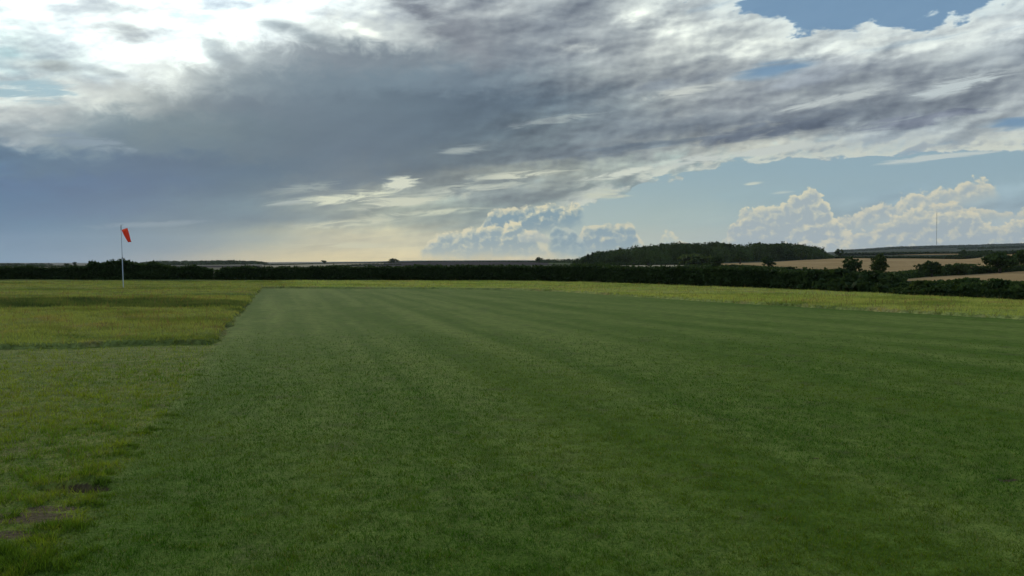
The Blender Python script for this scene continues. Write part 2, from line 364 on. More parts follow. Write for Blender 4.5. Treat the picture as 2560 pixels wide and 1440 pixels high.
def tag(o, label=None, cat=None, group=None, kind=None):
    if label: o['label'] = label
    if cat: o['category'] = cat
    if group: o['group'] = group
    if kind: o['kind'] = kind
    return o
def empty(name, loc, label, cat, group=None):
    o = bpy.data.objects.new(name, None); C.objects.link(o)
    o.location = loc; o.empty_display_size = 0.2
    return tag(o, label, cat, group)
def mesh_np(name, verts, faces, mat, parent=None, smooth=False, col=None):
    """verts (n,3), faces (m,k) arrays; parent location is subtracted so parts sit under their thing"""
    verts = np.asarray(verts, float)
    if parent is not None: verts = verts - np.array(parent.location)
    me = bpy.data.meshes.new(name)
    faces = np.asarray(faces, np.int32); m, k = faces.shape
    me.vertices.add(len(verts)); me.vertices.foreach_set('co', verts.astype(np.float32).ravel())
    me.loops.add(m * k); me.loops.foreach_set('vertex_index', faces.ravel())
    me.polygons.add(m)
    me.polygons.foreach_set('loop_start', np.arange(0, m * k, k, dtype=np.int32))
    me.polygons.foreach_set('loop_total', np.full(m, k, np.int32))
    me.polygons.foreach_set('use_smooth', np.full(m, smooth, bool))
    if col is not None:
        ca = me.color_attributes.new('tint', 'FLOAT_COLOR', 'POINT')
        c4 = np.ones((len(verts), 4), np.float32); c4[:, :3] = col
        ca.data.foreach_set('color', c4.ravel())
    me.update(calc_edges=True); me.validate()
    me.materials.append(mat)
    o = bpy.data.objects.new(name, me); C.objects.link(o)
    if parent is not None: o.parent = parent
    return o
def grid_faces(nr, nc):
    i = np.arange((nr - 1) * (nc - 1)); r = i // (nc - 1); c = i % (nc - 1); a = r * nc + c
    return np.stack([a, a + 1, a + nc + 1, a + nc], 1)
def tube(pts, rad, n=8):
    """tapered tube through pts -> verts, faces"""
    pts = [Vector(p) for p in pts]; V = []; Fc = []
    for i, p in enumerate(pts):
        d = (pts[min(i + 1, len(pts) - 1)] - pts[max(i - 1, 0)]).normalized()
        u = d.orthogonal().normalized(); 
        ref = Vector((1, 0, 0)) if abs(d.x) < 0.9 else Vector((0, 1, 0))
        u = (ref - d * ref.dot(d)).normalized(); v = d.cross(u)
        for k in range(n):
            a = 2 * math.pi * k / n
            V.append(p + (u * math.cos(a) + v * math.sin(a)) * rad[i])
    for i in range(len(pts) - 1):
        for k in range(n):
            Fc.append((i * n + k, i * n + (k + 1) % n, (i + 1) * n + (k + 1) % n, (i + 1) * n + k))
    c0 = len(V); V.append(pts[0]); V.append(pts[-1])
    for k in range(n):
        Fc.append((c0, (k + 1) % n, k, k)); m = (len(pts) - 1) * n
        Fc.append((c0 + 1, m + k, m + (k + 1) % n, m + (k + 1) % n))
    return [tuple(v) for v in V], Fc
def join(parts):
    V = []; Fc = []
    for v, f in parts:
        o = len(V); V += list(v); Fc += [tuple(i + o for i in q) for q in f]
    return V, Fc
def mesh_py(name, V, Fc, mat, parent=None, smooth=True):
    me = bpy.data.meshes.new(name)
    off = Vector(parent.location) if parent else Vector((0, 0, 0))
    F2 = []
    for q in Fc:
        w = []
        for i in q:
            if i not in w: w.append(i)
        if len(w) > 2: F2.append(w)
    me.from_pydata([Vector(v) - off for v in V], [], F2)
    for p in me.polygons: p.use_smooth = smooth
    me.update(); me.materials.append(mat)
    o = bpy.data.objects.new(name, me); C.objects.link(o)
    if parent: o.parent = parent
    return o

# ------------------------------------------------------------------ materials
def material(name):
    m = bpy.data.materials.new(name); m.use_nodes = True
    return m, G(m.node_tree), m.node_tree.nodes['Principled BSDF']
def leaf_mat(name, c1, c2, transl=0.35, spec=0.04, rough=0.8, attr=False):
    """foliage: diffuse + light passing through the leaves, each leaf a slightly different colour"""
    m, g, b = material(name)
    geo = g.n('ShaderNodeNewGeometry'); rnd = E(g, geo.outputs['Random Per Island'])
    big = g.noise(g.n('ShaderNodeTexCoord').outputs['Object'], 0.35, 2, 0.5, dims='3D')
    f = g.mapr(rnd * 0.55 + big * 0.9 - 0.2, 0.15, 0.85)
    col = g.mix(f, c1, c2)
    if attr:
        a = g.n('ShaderNodeAttribute', attribute_name='tint')
        col = g.mix(1.0, E(g, a.outputs['Color']), g.mix(rnd, (0.82, 0.82, 0.82, 1), (1.18, 1.18, 1.18, 1)), 'MULTIPLY')
    g.set(b.inputs['Base Color'], col); b.inputs['Roughness'].default_value = rough
    b.inputs['Specular IOR Level'].default_value = spec
    tr = g.n('ShaderNodeBsdfTranslucent'); g.set(tr.inputs[0], g.mix(1.0, col, (1.15, 1.25, 0.55, 1), 'MULTIPLY'))
    ms = g.n('ShaderNodeMixShader'); ms.inputs[0].default_value = transl
    m.node_tree.links.new(b.outputs[0], ms.inputs[1]); m.node_tree.links.new(tr.outputs[0], ms.inputs[2])
    m.node_tree.links.new(ms.outputs[0], m.node_tree.nodes['Material Output'].inputs[0])
    return m
def plain(name, c, rough=0.6, metal=0.0, var=0.12, scale=3.0, spec=0.4):
    m, g, b = material(name)
    n = g.noise(g.n('ShaderNodeTexCoord').outputs['Object'], scale, 5, 0.6, dims='3D')
    k = g.mapr(n, 0.3, 0.7, 1 - var, 1 + var, False)
    g.set(b.inputs['Base Color'], g.mix(1.0, c, g.xyz(k, k, k), 'MULTIPLY'))
    b.inputs['Roughness'].default_value = rough; b.inputs['Metallic'].default_value = metal
    b.inputs['Specular IOR Level'].default_value = spec
    return m
M_HEDGE = leaf_mat('hedge_leaves', (0.022, 0.036, 0.014, 1), (0.046, 0.068, 0.024, 1), 0.22)
M_TREE = leaf_mat('tree_leaves', (0.026, 0.044, 0.016, 1), (0.060, 0.088, 0.028, 1), 0.25)
M_TREE2 = leaf_mat('pale_tree_leaves', (0.035, 0.052, 0.018, 1), (0.075, 0.095, 0.030, 1), 0.28)
M_WOOD = leaf_mat('wood_leaves', (0.020, 0.030, 0.014, 1), (0.052, 0.068, 0.026, 1), 0.25, attr=True)
M_BARK = plain('bark', (0.06, 0.05, 0.04, 1), 0.9)

# ------------------------------------------------------------------ terrain
T_D = np.array([90, 140, 200, 300, 450, 650, 900, 1300, 2000, 3500, 6000, 9000, 13000], float)
T_X = [-900, 0, 400, 660, 900, 1050, 1300, 1430, 1560, 1760, 2000, 2120, 2250, 2400, 2560, 3400]
T_P = np.array([
 [700, 690, 680, 673, 669, 667, 666, 664, 663, 662, 659, 657, 659],
 [700, 690, 680, 673, 669, 667, 666, 664, 663, 662, 659, 657, 659],
 [700, 690, 681, 674, 670, 668, 666.5, 664, 662, 661, 659, 657, 659],
 [700, 690, 682, 676, 672, 669, 666, 661, 659, 658, 657.5, 655.5, 658],
 [700, 690, 682, 675, 670, 666, 661, 657, 657.5, 657, 656, 654, 657],
 [700, 690, 682, 675, 670, 666, 660, 654.5, 656, 656, 654, 651, 655],
 [700, 690, 681, 674, 669, 664, 659, 653.5, 655.5, 655, 653, 650, 654],
 [700, 690, 680, 672, 664, 660, 656, 652, 654, 655, 653, 652, 655],
 [700, 690, 681, 671, 664, 660, 656, 652, 652, 652, 652, 652, 655],
 [702, 692, 682, 670, 660, 655, 652, 650, 650, 650, 650, 650, 652],
 [706, 696, 684, 668, 657, 649, 646, 645, 644, 640, 635, 636, 640],
 [708, 698, 688, 670, 657, 646, 640, 636, 634, 630, 628, 631, 638],
 [712, 701, 692, 676, 660, 648, 640, 633, 630, 624, 620, 623, 632],
 [712, 702, 690, 674, 660, 648, 639, 632, 628, 621, 616.5, 620, 630],
 [712, 703, 686, 668, 652, 636, 630, 626, 622, 618, 612, 616, 628],
 [712, 703, 686, 668, 652, 636, 630, 626, 622, 618, 612, 616, 628]])
T_A = np.array([math.atan((X - 1280) / F / math.cos(0)) for X in T_X])
T_Z = CAM_H + (HY - T_P) / F * T_D[None, :] * np.cos(T_A)[:, None]
def far_z(az, d):
    """height of the land at azimuth (radians) and distance"""
    az = np.asarray(az, float); d = np.asarray(d, float)
    ia = np.interp(az, T_A, np.arange(len(T_A))); a0 = np.clip(np.floor(ia).astype(int), 0, len(T_A) - 2); fa = ia - a0
    fa = fa * fa * (3 - 2 * fa) * 0.5 + fa * 0.5
    idd = np.interp(np.log(np.maximum(d, 1)), np.log(T_D), np.arange(len(T_D))); d0 = np.clip(np.floor(idd).astype(int), 0, len(T_D) - 2); fd = idd - d0
    z = (T_Z[a0, d0] * (1 - fa) + T_Z[a0 + 1, d0] * fa) * (1 - fd) + (T_Z[a0, d0 + 1] * (1 - fa) + T_Z[a0 + 1, d0 + 1] * fa) * fd
    return z * sstep(d, 58, 92) * (d > 0)
HOLES = [(gnd(190, 1222), 0.22, 0.085, 0.15, 0.1), (gnd(2035, 1143), 0.05, 0.035, 0.03, 0), (gnd(2522, 1200), 0.09, 0.05, 0.035, 0.0), (gnd(1690, 1006), 0.05, 0.05, 0.02, 0)]
def land_z(x, y):
    x = np.asarray(x, float); y = np.asarray(y, float); d = np.hypot(x, y); az = np.arctan2(x, y)
    z = far_z(az, d)
    nr = sstep(d, 60, 25)
    z = z + nr * ((fbm(x * 0.7, y * 0.7, 3, 3) - 0.5) * 0.05 + (fbm(x * 6, y * 6, 9, 3) - 0.5) * 0.016)
    for (hx, hy), rx, ry, dep, lip in HOLES:
        q = ((x - hx) / rx) ** 2 + ((y - hy) / ry) ** 2
        z = z - dep * np.exp(-q * q * 0.8)
        if lip: z = z + 0.05 * np.exp(-(((x - hx) / rx) ** 2 + ((y - hy - 0.24) / 0.13) ** 2))
    return z
def land_d(px, py, lo=100, hi=12500):
    """distance at which the land shows at a photo pixel, first from near"""
    a = math.atan((px - 1280) / F)
    ds = np.exp(np.linspace(math.log(lo), math.log(hi), 1500)); z = far_z(np.full_like(ds, a), ds)
    p = HY - (z - CAM_H) / (ds * math.cos(a)) * F
    k = np.where(p <= py)[0]
    return float(ds[k[0]]) if len(k) else hi

def polar(az0, az1, na, ds, dz=0.0, fn=land_z):
    az = np.linspace(az0, az1, na); A, Dd = np.meshgrid(az, ds)
    x = np.sin(A) * Dd; y = np.cos(A) * Dd
    return np.stack([x, y, fn(x, y) + dz], -1).reshape(-1, 3)
# ------------------------------------------------------------------ ground
EDGE_AZ = math.atan((697 - 1280) / F)       # the long straight edge between mown turf and rough
ex, ey = math.sin(EDGE_AZ), math.cos(EDGE_AZ)
EP = gnd(300, 1180)
def edge_side(x, y):                        # > 0 : right of the edge (fine turf), metres
    return (x - EP[0]) * ey - (y - EP[1]) * ex
def lawn_material():
    m, g, b = material('mown_turf')
    co_ = g.n('ShaderNodeTexCoord').outputs['Object']; x, y, z = g.sep(co_)
    side = (x - EP[0]) * ey - (y - EP[1]) * ex
    along = (x - EP[0]) * ex + (y - EP[1]) * ey
    n1 = g.noise(co_, 0.35, 5, 0.6); n2 = g.noise(co_, 3.2, 5, 0.65); n3 = g.noise(g.xyz(x + 9.0, y), 28.0, 3, 0.6)
    # mowing lines: two passes
    wob = (n1 - 0.5) * 1.2
    s1 = g.noise(g.xyz(side + wob * 0.5, along * 0.03), 0.9, 4, 0.55)
    a2 = R(-29); c2, s2 = math.cos(a2), math.sin(a2)
    u2 = x * c2 - y * s2; v2 = x * s2 + y * c2
    st2 = g.noise(g.xyz(u2 + wob, v2 * 0.045 + 40.0), 0.55, 4, 0.55)
    wgt = g.mapr(side, 4.0, 22.0)
    stripe = s1 * (1.0 - wgt) + st2 * wgt
    tone = g.mapr(stripe * 0.75 + n1 * 0.25, 0.34, 0.66)
    fine = g.mix(tone, (0.064, 0.108, 0.012, 1), (0.120, 0.156, 0.030, 1))
    spk = g.mapr(n2 * 0.6 + n3 * 0.4, 0.32, 0.68)
    fine = g.mix(1.0, fine, g.mix(spk, (0.72, 0.74, 0.70, 1), (1.25, 1.22, 1.24, 1)), 'MULTIPLY')
    fine = g.mix(g.mapr(g.noise(g.xyz(x + 50.0, y), 1.4, 6, 0.65), 0.56, 0.72) * 0.5, fine, (0.085, 0.088, 0.030, 1))
    rough_ = g.mix(g.mapr(n2, 0.35, 0.65), (0.078, 0.110, 0.018, 1), (0.150, 0.162, 0.034, 1))
    rough_ = g.mix(g.mapr(g.noise(g.xyz(x + 20.0, y), 1.1, 6, 0.65), 0.55, 0.70) * 0.6, rough_, (0.110, 0.092, 0.040, 1))
    rough_ = g.mix(1.0, rough_, g.mix(g.mapr(n3, 0.3, 0.7), (0.65, 0.68, 0.6, 1), (1.3, 1.28, 1.3, 1)), 'MULTIPLY')
    k = g.mapr(side + (n2 - 0.5) * 0.5, 0.12, -0.12)
    col = g.mix(k, fine, rough_)
    # trodden bare earth
    soil = g.mix(n3, (0.030, 0.021, 0.010, 1), (0.14, 0.105, 0.055, 1))
    bare = None
    for (bx, by), rx, ry, _d, _l in [(HOLES[0][0], HOLES[0][1] * 1.25, HOLES[0][2] * 1.5, 0, 0)] + HOLES[1:] + [(gnd(70, 1292), 0.34, 0.15, 0, 0), (gnd(130, 1270), 0.2, 0.09, 0, 0), (gnd(35, 1335), 0.19, 0.09, 0, 0), (gnd(20, 1425), 0.1, 0.08, 0, 0)]:
        q = ((x - bx) * (1 / rx)) * ((x - bx) * (1 / rx)) + ((y - by) * (1 / ry)) * ((y - by) * (1 / ry)) + (n2 - 0.5) * 1.6 + (n3 - 0.5) * 0.9
        f = g.mapr(q, 1.15, 0.75)
        bare = f if bare is None else g.math('MAXIMUM', bare, f)
    col = g.mix(bare, col, soil)
    # farmland beyond the hedges
    d = g.math('SQRT', x * x + y * y)
    nf = g.noise(co_, 0.012, 4, 0.6)
    land = g.mix(g.mapr(nf, 0.35, 0.65), (0.026, 0.034, 0.020, 1), (0.050, 0.056, 0.030, 1))
    col = g.mix(g.mapr(d, 75.0, 110.0), col, land)
    g.set(b.inputs['Base Color'], col)
    b.inputs['Roughness'].default_value = 1.0; b.inputs['Specular IOR Level'].default_value = 0.03
    bp = g.n('ShaderNodeBump'); bp.inputs['Strength'].default_value = 0.8; bp.inputs['Distance'].default_value = 0.03
    g.set(bp.inputs['Height'], n2 * 0.5 + n3 * 0.7); m.node_tree.links.new(bp.outputs[0], b.inputs['Normal'])
    return m
M_LAWN = lawn_material()
def build_ground():
    az = np.concatenate([np.linspace(-180, -50, 40)[:-1], np.linspace(-50, -34, 24)[:-1], np.linspace(-34, 34, 330), np.linspace(34, 50, 24)[1:], np.linspace(50, 180, 40)[1:]])
    az = np.radians(az)
    ds = np.concatenate([[0.02], np.exp(np.linspace(math.log(0.8), math.log(3.5), 10))[:-1], np.exp(np.linspace(math.log(3.5), math.log(6.6), 70))[:-1], np.exp(np.linspace(math.log(6.6), math.log(8.2), 130))[:-1], np.exp(np.linspace(math.log(8.2), math.log(30), 150))[:-1], np.exp(np.linspace(math.log(30), math.log(12900), 250))])
    A, Dd = np.meshgrid(az, ds); x = np.sin(A) * Dd; y = np.cos(A) * Dd
    v = np.stack([x, y, land_z(x, y)], -1).reshape(-1, 3)
    o = mesh_np('ground', v, grid_faces(len(ds), len(az))[:, ::-1], M_LAWN, smooth=True)
    tag(o, 'mown grass airfield turf running out to farmland', kind='structure')
build_ground()

# ------------------------------------------------------------------ long grass meadow round the mown strip
HEDGE_PX = [(-700, 716), (0, 711), (300, 708.5), (530, 707), (900, 705.5), (1300, 706), (1500, 710), (1700, 717), (1850, 722), (2000, 727), (2150, 734), (2280, 742), (2400, 748), (2560, 756), (3000, 780)]
HEDGE_W = [gnd(*p) for p in HEDGE_PX]
p0 = Vector(gnd(535, 862)); p1 = Vector(gnd(0, 873)); dl = (p1 - p0).normalized()
inner = [tuple(p0 + dl * 60), tuple(p1), gnd(140, 872), gnd(250, 866), gnd(420, 863), tuple(p0), gnd(655, 721.5), gnd(1000, 722), gnd(1280, 725), gnd(1400, 729.5), gnd(1600, 743), gnd(1800, 756), gnd(2000, 768), gnd(2300, 785), gnd(2560, 800)]
e0, e1 = Vector(inner[-2]), Vector(inner[-1]); inner.append(tuple(e1 + (e1 - e0).normalized() * 40))
outer = []
for i, (hx, hy) in enumerate(HEDGE_W):
    d = math.hypot(hx, hy); outer.append((hx / d * (d + 0.8), hy / d * (d + 0.8)))
MEADOW = inner + outer[::-1]
def poly_sd(x, y, P):
    """signed distance to polygon, > 0 inside"""
    x = np.asarray(x, float); y = np.asarray(y, float)
    best = np.full(x.shape, 1e9); ins = np.zeros(x.shape, bool)
    n = len(P)
    for i in range(n):
        ax, ay = P[i]; bx, by = P[(i + 1) % n]
        dx, dy = bx - ax, by - ay; L = dx * dx + dy * dy + 1e-12
        t = np.clip(((x - ax) * dx + (y - ay) * dy) / L, 0, 1)
        best = np.minimum(best, (x - ax - t * dx) ** 2 + (y - ay - t * dy) ** 2)
        c = ((ay > y) != (by > y)) & (x < (bx - ax) * (y - ay) / ((by - ay) + 1e-12) + ax)
        ins ^= c
    return np.sqrt(best) * np.where(ins, 1, -1)
TRACKS = [  # narrow mown gaps through the long grass (photo px of the axis, half width m)
 ([(440, 743), (500, 741.5), (570, 741), (640, 742)], 0.9), ([(-300, 728), (0, 727), (180, 726), (300, 726)], 0.22),
 ([(-300, 714.5), (0, 713.5), (300, 710.8), (560, 709.5)], 0.45), ([(220, 742), (360, 742.5)], 0.18)]
def meadow_h(x, y):
    sd = poly_sd(x, y, MEADOW) + (fbm(x * 0.9, y * 0.9, 21, 3) - 0.5) * 0.35
    h = sstep(sd, 0.0, 0.10) * (0.095 + 0.085 * fbm(x * 0.5, y * 0.5, 5, 4))
    for pts, hw in TRACKS:
        W = [gnd(*p) for p in pts]; best = np.full(np.shape(x), 1e9)
        for (ax, ay), (bx, by) in zip(W[:-1], W[1:]):
            dx, dy = bx - ax, by - ay; t = np.clip(((x - ax) * dx + (y - ay) * dy) / (dx * dx + dy * dy), 0, 1)
            best = np.minimum(best, np.hypot(x - ax - t * dx, y - ay - t * dy))
        h = h * sstep(best + (fbm(x * 0.7, y * 0.7, 77, 2) - 0.5) * 0.4, hw, hw + 0.25)
    return h
BAND = [gnd(-400, 752), gnd(0, 752), gnd(330, 753), gnd(560, 757), gnd(628, 764), gnd(600, 782), gnd(520, 778), gnd(330, 775), gnd(0, 776), gnd(-400, 778)]
def meadow_tint(x, y):
    """colour of the standing grass: straw, yellow green, dark nettle band"""
    n = fbm(x * 0.22, y * 0.35, 31, 4); n2 = fbm(x * 1.3, y * 1.3, 33, 3)
    c = 1.3 * np.array([0.138, 0.172, 0.044])[None] * (1 - n[:, None]) + 1.35 * np.array([0.205, 0.194, 0.068])[None] * n[:, None]
    r = sstep(n2, 0.55, 0.75)[:, None] * 0.6
    c = c * (1 - r) + 1.3 * np.array([0.210, 0.150, 0.065])[None] * r
    gpatch = sstep(fbm(x * 0.33 + 9, y * 0.5, 41, 3), 0.55, 0.7)[:, None] * 0.6
    c = c * (1 - gpatch) + np.array([0.100, 0.130, 0.030])[None] * gpatch
    k = sstep(poly_sd(x, y, BAND) + (fbm(x * 0.6, y * 0.6, 51, 3) - 0.5) * 3.0, -0.6, 0.8)[:, None] * (0.6 + 0.38 * sstep(fbm(x * 0.9, y * 1.4, 53, 3), 0.35, 0.6))[:, None]
    c = c * (1 - k) + np.array([0.050, 0.072, 0.032])[None] * k
    # seed heads by the corner
    wx, wy = gnd(540, 822); q = sstep(np.hypot(x - wx, (y - wy) * 0.6), 2.2, 0.4)[:, None] * 0.6 * sstep(n2, 0.4, 0.6)[:, None]
    c = c * (1 - q) + np.array([0.13, 0.085, 0.06])[None] * q
    dk = sstep(fbm(x * 2.2, y * 3.0, 35, 3), 0.56, 0.70)[:, None] * 0.45
    c = c * (1 - dk) + np.array([0.060, 0.085, 0.025])[None] * dk
    c = c * (1 + 0.32 * sstep(edge_side(x, y), 0.0, 4.0))[:, None] * np.array([1.0, 1.0, 0.95])
    # past the left edge of the far strip the grass is a little greyer under the hedge
    return c
def build_meadow():
    cell = 0.17
    xs = np.arange(-62, 60, cell); ys = np.arange(15, 84, cell)
    X, Y = np.meshgrid(xs, ys); h = meadow_h(X, Y)
    z = land_z(X, Y) + np.where(h > 0.004, h * 0.8, -0.05)
    V = np.stack([X, Y, z], -1).reshape(-1, 3); Fc = grid_faces(len(ys), len(xs))
    keep = (h.reshape(-1)[Fc] > 0.004).any(1); Fc = Fc[keep]
    used = np.unique(Fc); mp = np.zeros(len(V), int) - 1; mp[used] = np.arange(len(used))
    V = V[used]; col = meadow_tint(V[:, 0], V[:, 1]) * 0.8
    m, g, b = material('meadow_thatch')
    a = g.n('ShaderNodeAttribute', attribute_name='tint')
    n = g.noise(g.n('ShaderNodeTexCoord').outputs['Object'], 9.0, 4, 0.65)
    k = g.mapr(n, 0.3, 0.7, 0.6, 1.3, False)
    g.set(b.inputs['Base Color'], g.mix(1.0, E(g, a.outputs['Color']), g.xyz(k, k, k), 'MULTIPLY')); b.inputs['Roughness'].default_value = 0.95
    b.inputs['Specular IOR Level'].default_value = 0.0
    o = mesh_np('meadow_ground', V, mp[Fc], m, smooth=True, col=col)
    tag(o, 'thick matted base of the uncut meadow grass', kind='structure')
    # standing blades
    def blades(n, d0, d1, a0, a1, pw):
        u = rng.random(n); d = (d0 ** pw + u * (d1 ** pw - d0 ** pw)) ** (1 / pw); a = np.radians(a0 + rng.random(n) * (a1 - a0))
        return np.sin(a) * d, np.cos(a) * d
    x1, y1 = blades(480000, 17, 50, -44, 38, 0.9); x2, y2 = blades(200000, 40, 82, -40, 36, 1.5)
    x = np.concatenate([x1, x2]); y = np.concatenate([y1, y2]); h = meadow_h(x, y); k = h > 0.05
    x, y, h = x[k], y[k], h[k]; d = np.hypot(x, y)
    inb = sstep(poly_sd(x, y, BAND), -0.4, 0.6)
    H = h * (0.35 + 0.55 * rng.random(len(x))) * (0.6 + 0.9 * fbm(x * 1.2, y * 1.2, 91, 3)) * (1 + 0.6 * inb) + 0.035; W = 0.006 + 0.00045 * d
    col = meadow_tint(x, y); st = rng.random(len(x)) < 0.004 + 0.02 * sstep(fbm(x * 0.5, y * 0.5, 97, 3), 0.52, 0.68)   # seed stalks
    H = np.where(st, H * 1.7 + 0.06, H); W = np.where(st, W * 0.7, W); col = np.where(st[:, None], np.array([0.17, 0.115, 0.06]), col)
    make_blades('meadow_grass', x, y, land_z(x, y) + h * 0.35, H, W, 1.1, M_MEADOW, col,
                'long yellow green uncut meadow grass around the mown strip')
def make_blades(name, x, y, z, H, W, lean, mat, col, label):
    n = len(x); a = rng.random(n) * 2 * math.pi; la = rng.random(n) * 2 * math.pi; L = lean * H * rng.random(n)
    base = np.stack([x, y, z - 0.01], 1)
    w = np.stack([np.cos(a) * W, np.sin(a) * W, np.zeros(n)], 1)
    tip = base + np.stack([np.cos(la) * L, np.sin(la) * L, H], 1)
    V = np.stack([base - w, base + w, tip], 1).reshape(-1, 3)
    o = mesh_np(name, V, np.arange(3 * n).reshape(-1, 3), mat, col=np.repeat(col, 3, 0) if col is not None else None)
    return tag(o, label, kind='stuff')
M_MEADOW = leaf_mat('meadow_blades', (0.1, 0.1, 0.1, 1), (0.1, 0.1, 0.1, 1), 0.45, 0.06, 0.7, attr=True)
build_meadow()

# ------------------------------------------------------------------ blades of the mown turf near the camera
M_TURF = leaf_mat('turf_blades', (0.1, 0.1, 0.1, 1), (0.1, 0.1, 0.1, 1), 0.35, 0.07, 0.6, attr=True)
def build_turf():
    n = 1050000
    u = rng.random(n); pw = -0.1; d0, d1 = 3.6, 46.0
    d = (d0 ** pw + u * (d1 ** pw - d0 ** pw)) ** (1 / pw); a = np.radians(-44 + rng.random(n) * 92)
    x = np.sin(a) * d; y = np.cos(a) * d; s = edge_side(x, y) + (fbm(x * 2, y * 2, 61, 3) - 0.5) * 0.3
    sd = poly_sd(x, y, MEADOW); bare = np.zeros(n)
    for (bx, by), rx, ry in [(h[0], h[1], h[2] * 1.2) for h in HOLES] + [(gnd(70, 1292), 0.34, 0.15), (gnd(130, 1270), 0.2, 0.1), (gnd(35, 1335), 0.19, 0.09), (gnd(20, 1425), 0.1, 0.08)]:
        q = ((x - bx) / rx) ** 2 + ((y - by) / ry) ** 2 + (fbm(x * 9, y * 9, 71, 3) - 0.5) * 1.6
        bare = np.maximum(bare, (q < 1.0) * (rng.random(n) < 0.80))
    hx0, hy0 = HOLES[0][0]; bare = np.maximum(bare, ((x - hx0) / 0.22) ** 2 + ((y - hy0 + 0.02) / 0.11) ** 2 < 1.0)
    k = (bare < 0.5) & (sd < 0.05) & (rng.random(n) < 1 - sstep(d, 8, 26)); x, y, s, d = x[k], y[k], s[k], d[k]; n = len(x)
    clump = fbm(x * 7, y * 7, 81, 3); patch = fbm(x * 0.8, y * 0.8, 83, 4)
    H = np.where(s > 0, 0.013 + 0.016 * clump, 0.019 + 0.034 * sstep(clump, 0.35, 0.8)) * (0.6 + 0.8 * rng.random(n))
    W = 0.0011 + 0.00034 * d
    H = H * (1 + 0.02 * d) * (0.85 + 0.35 * sstep(fbm(x * 17, y * 17, 89, 2), 0.3, 0.7))
    gap = fbm(x * 19, y * 19, 95, 3)
    f = np.array([0.038, 0.100, 0.004]); f2 = np.array([0.086, 0.132, 0.007]); dry = np.array([0.17, 0.15, 0.05])
    al = (x - EP[0]) * ex + (y - EP[1]) * ey; sd_ = edge_side(x, y)
    ln = fbm(sd_ * 0.9 + fbm(x * 0.3, y * 0.3, 85, 2) * 1.5, al * 0.035, 87, 3)
    t = sstep(clump * 0.28 + patch * 0.27 + ln * 0.45, 0.38, 0.62)[:, None]
    c = f * (1 - t) + f2 * t
    cr = np.array([0.100, 0.172, 0.010]) * (1 - t) + np.array([0.205, 0.240, 0.022]) * t
    kk = sstep(s, 0.1, -0.1)[:, None]; c = c * (1 - kk) + cr * kk
    c = c * (0.74 + 0.38 * sstep(gap, 0.34, 0.62))[:, None]
    dr = (rng.random(n) < 0.05 + 0.10 * (s < 0))[:, None]; c = np.where(dr, dry, c)
    make_blades('mown_grass', x, y, land_z(x, y), H, W, 1.3, M_TURF, c, 'short dense mown grass blades in the foreground')
    # longer tufts along the left edge
    T = [(235, 1190, .20, .09), (225, 1195, .16, .085), (160, 1200, .1, .06), (262, 1212, .1, .07), (215, 1262, .14, .055), (262, 1240, .06, .05), (150, 1320, .22, .08), (110, 1350, .12, .06), (60, 1395, .2, .09), (120, 1415, .25, .09),
         (20, 1290, .08, .06), (372, 1075, .16, .06), (355, 1085, .12, .06), (420, 1040, .2, .05), (290, 1140, .25, .06), (325, 1120, .16, .055), (455, 985, .2, .05), (405, 1060, .12, .05), (15, 1380, .12, .08), (200, 1380, .2, .05), (480, 940, .3, .04), (10, 1430, .2, .09)]
    X, Y, Hh = [], [], []
    for px_, py_, r, h in T:
        cx, cy = gnd(px_, py_); m = int(520 * (r / 0.15) ** 1.2); rr = r * np.sqrt(rng.random(m)) * 1.1; aa = rng.random(m) * 2 * math.pi
        X.append(cx + rr * np.cos(aa)); Y.append(cy + rr * np.sin(aa) * 0.7); Hh.append(h * 0.62 * (1.1 - (rr / r) ** 2 * 0.5) * (0.5 + 0.7 * rng.random(m)))
    x = np.concatenate(X); y = np.concatenate(Y); H = np.concatenate(Hh)
    cl = fbm(x * 14, y * 14, 93, 3); H = H * (0.35 + 1.3 * sstep(cl, 0.35, 0.7)); k = cl > 0.36
    for h in HOLES[:1]: k &= (((x - h[0][0]) / h[1]) ** 2 + ((y - h[0][1]) / h[2]) ** 2) > 1.1
    x, y, H = x[k], y[k], H[k]; n = len(x)
    c = np.array([0.085, 0.140, 0.014]) * (0.55 + 0.75 * rng.random((n, 1)))
    make_blades('grass_tufts', x, y, land_z(x, y), H, 0.0035 + 0.001 * rng.random(n), 0.9, M_TURF, c, 'taller bright green grass tufts around the bare worn patches')
build_turf()
# ------------------------------------------------------------------ leaves as many small faces
def leaf_quads(c, size, flat=0.0, r=None):
    """random quads at centres c (n,3) with size (n,)"""
    r = r or rng
    n = len(c); a = r.normal(size=(n, 3)); a /= np.linalg.norm(a, axis=1)[:, None]
    b = r.normal(size=(n, 3)); b -= a * (a * b).sum(1)[:, None]; b /= np.linalg.norm(b, axis=1)[:, None]
    s = size[:, None] * 0.5
    V = np.stack([c - a * s - b * s * 0.6, c + a * s - b * s * 0.8, c + a * s * 1.1 + b * s * 0.7, c - a * s * 0.8 + b * s], 1).reshape(-1, 3)
    return V, np.arange(4 * n).reshape(-1, 4)
def ellipsoid_pts(n, c, rad, shell=0.55, r=None):
    r = r or rng
    v = r.normal(size=(n, 3)); v /= np.linalg.norm(v, axis=1)[:, None]
    q = shell + (1 - shell) * r.random(n) ** 0.6
    return np.array(c) + v * q[:, None] * np.array(rad)

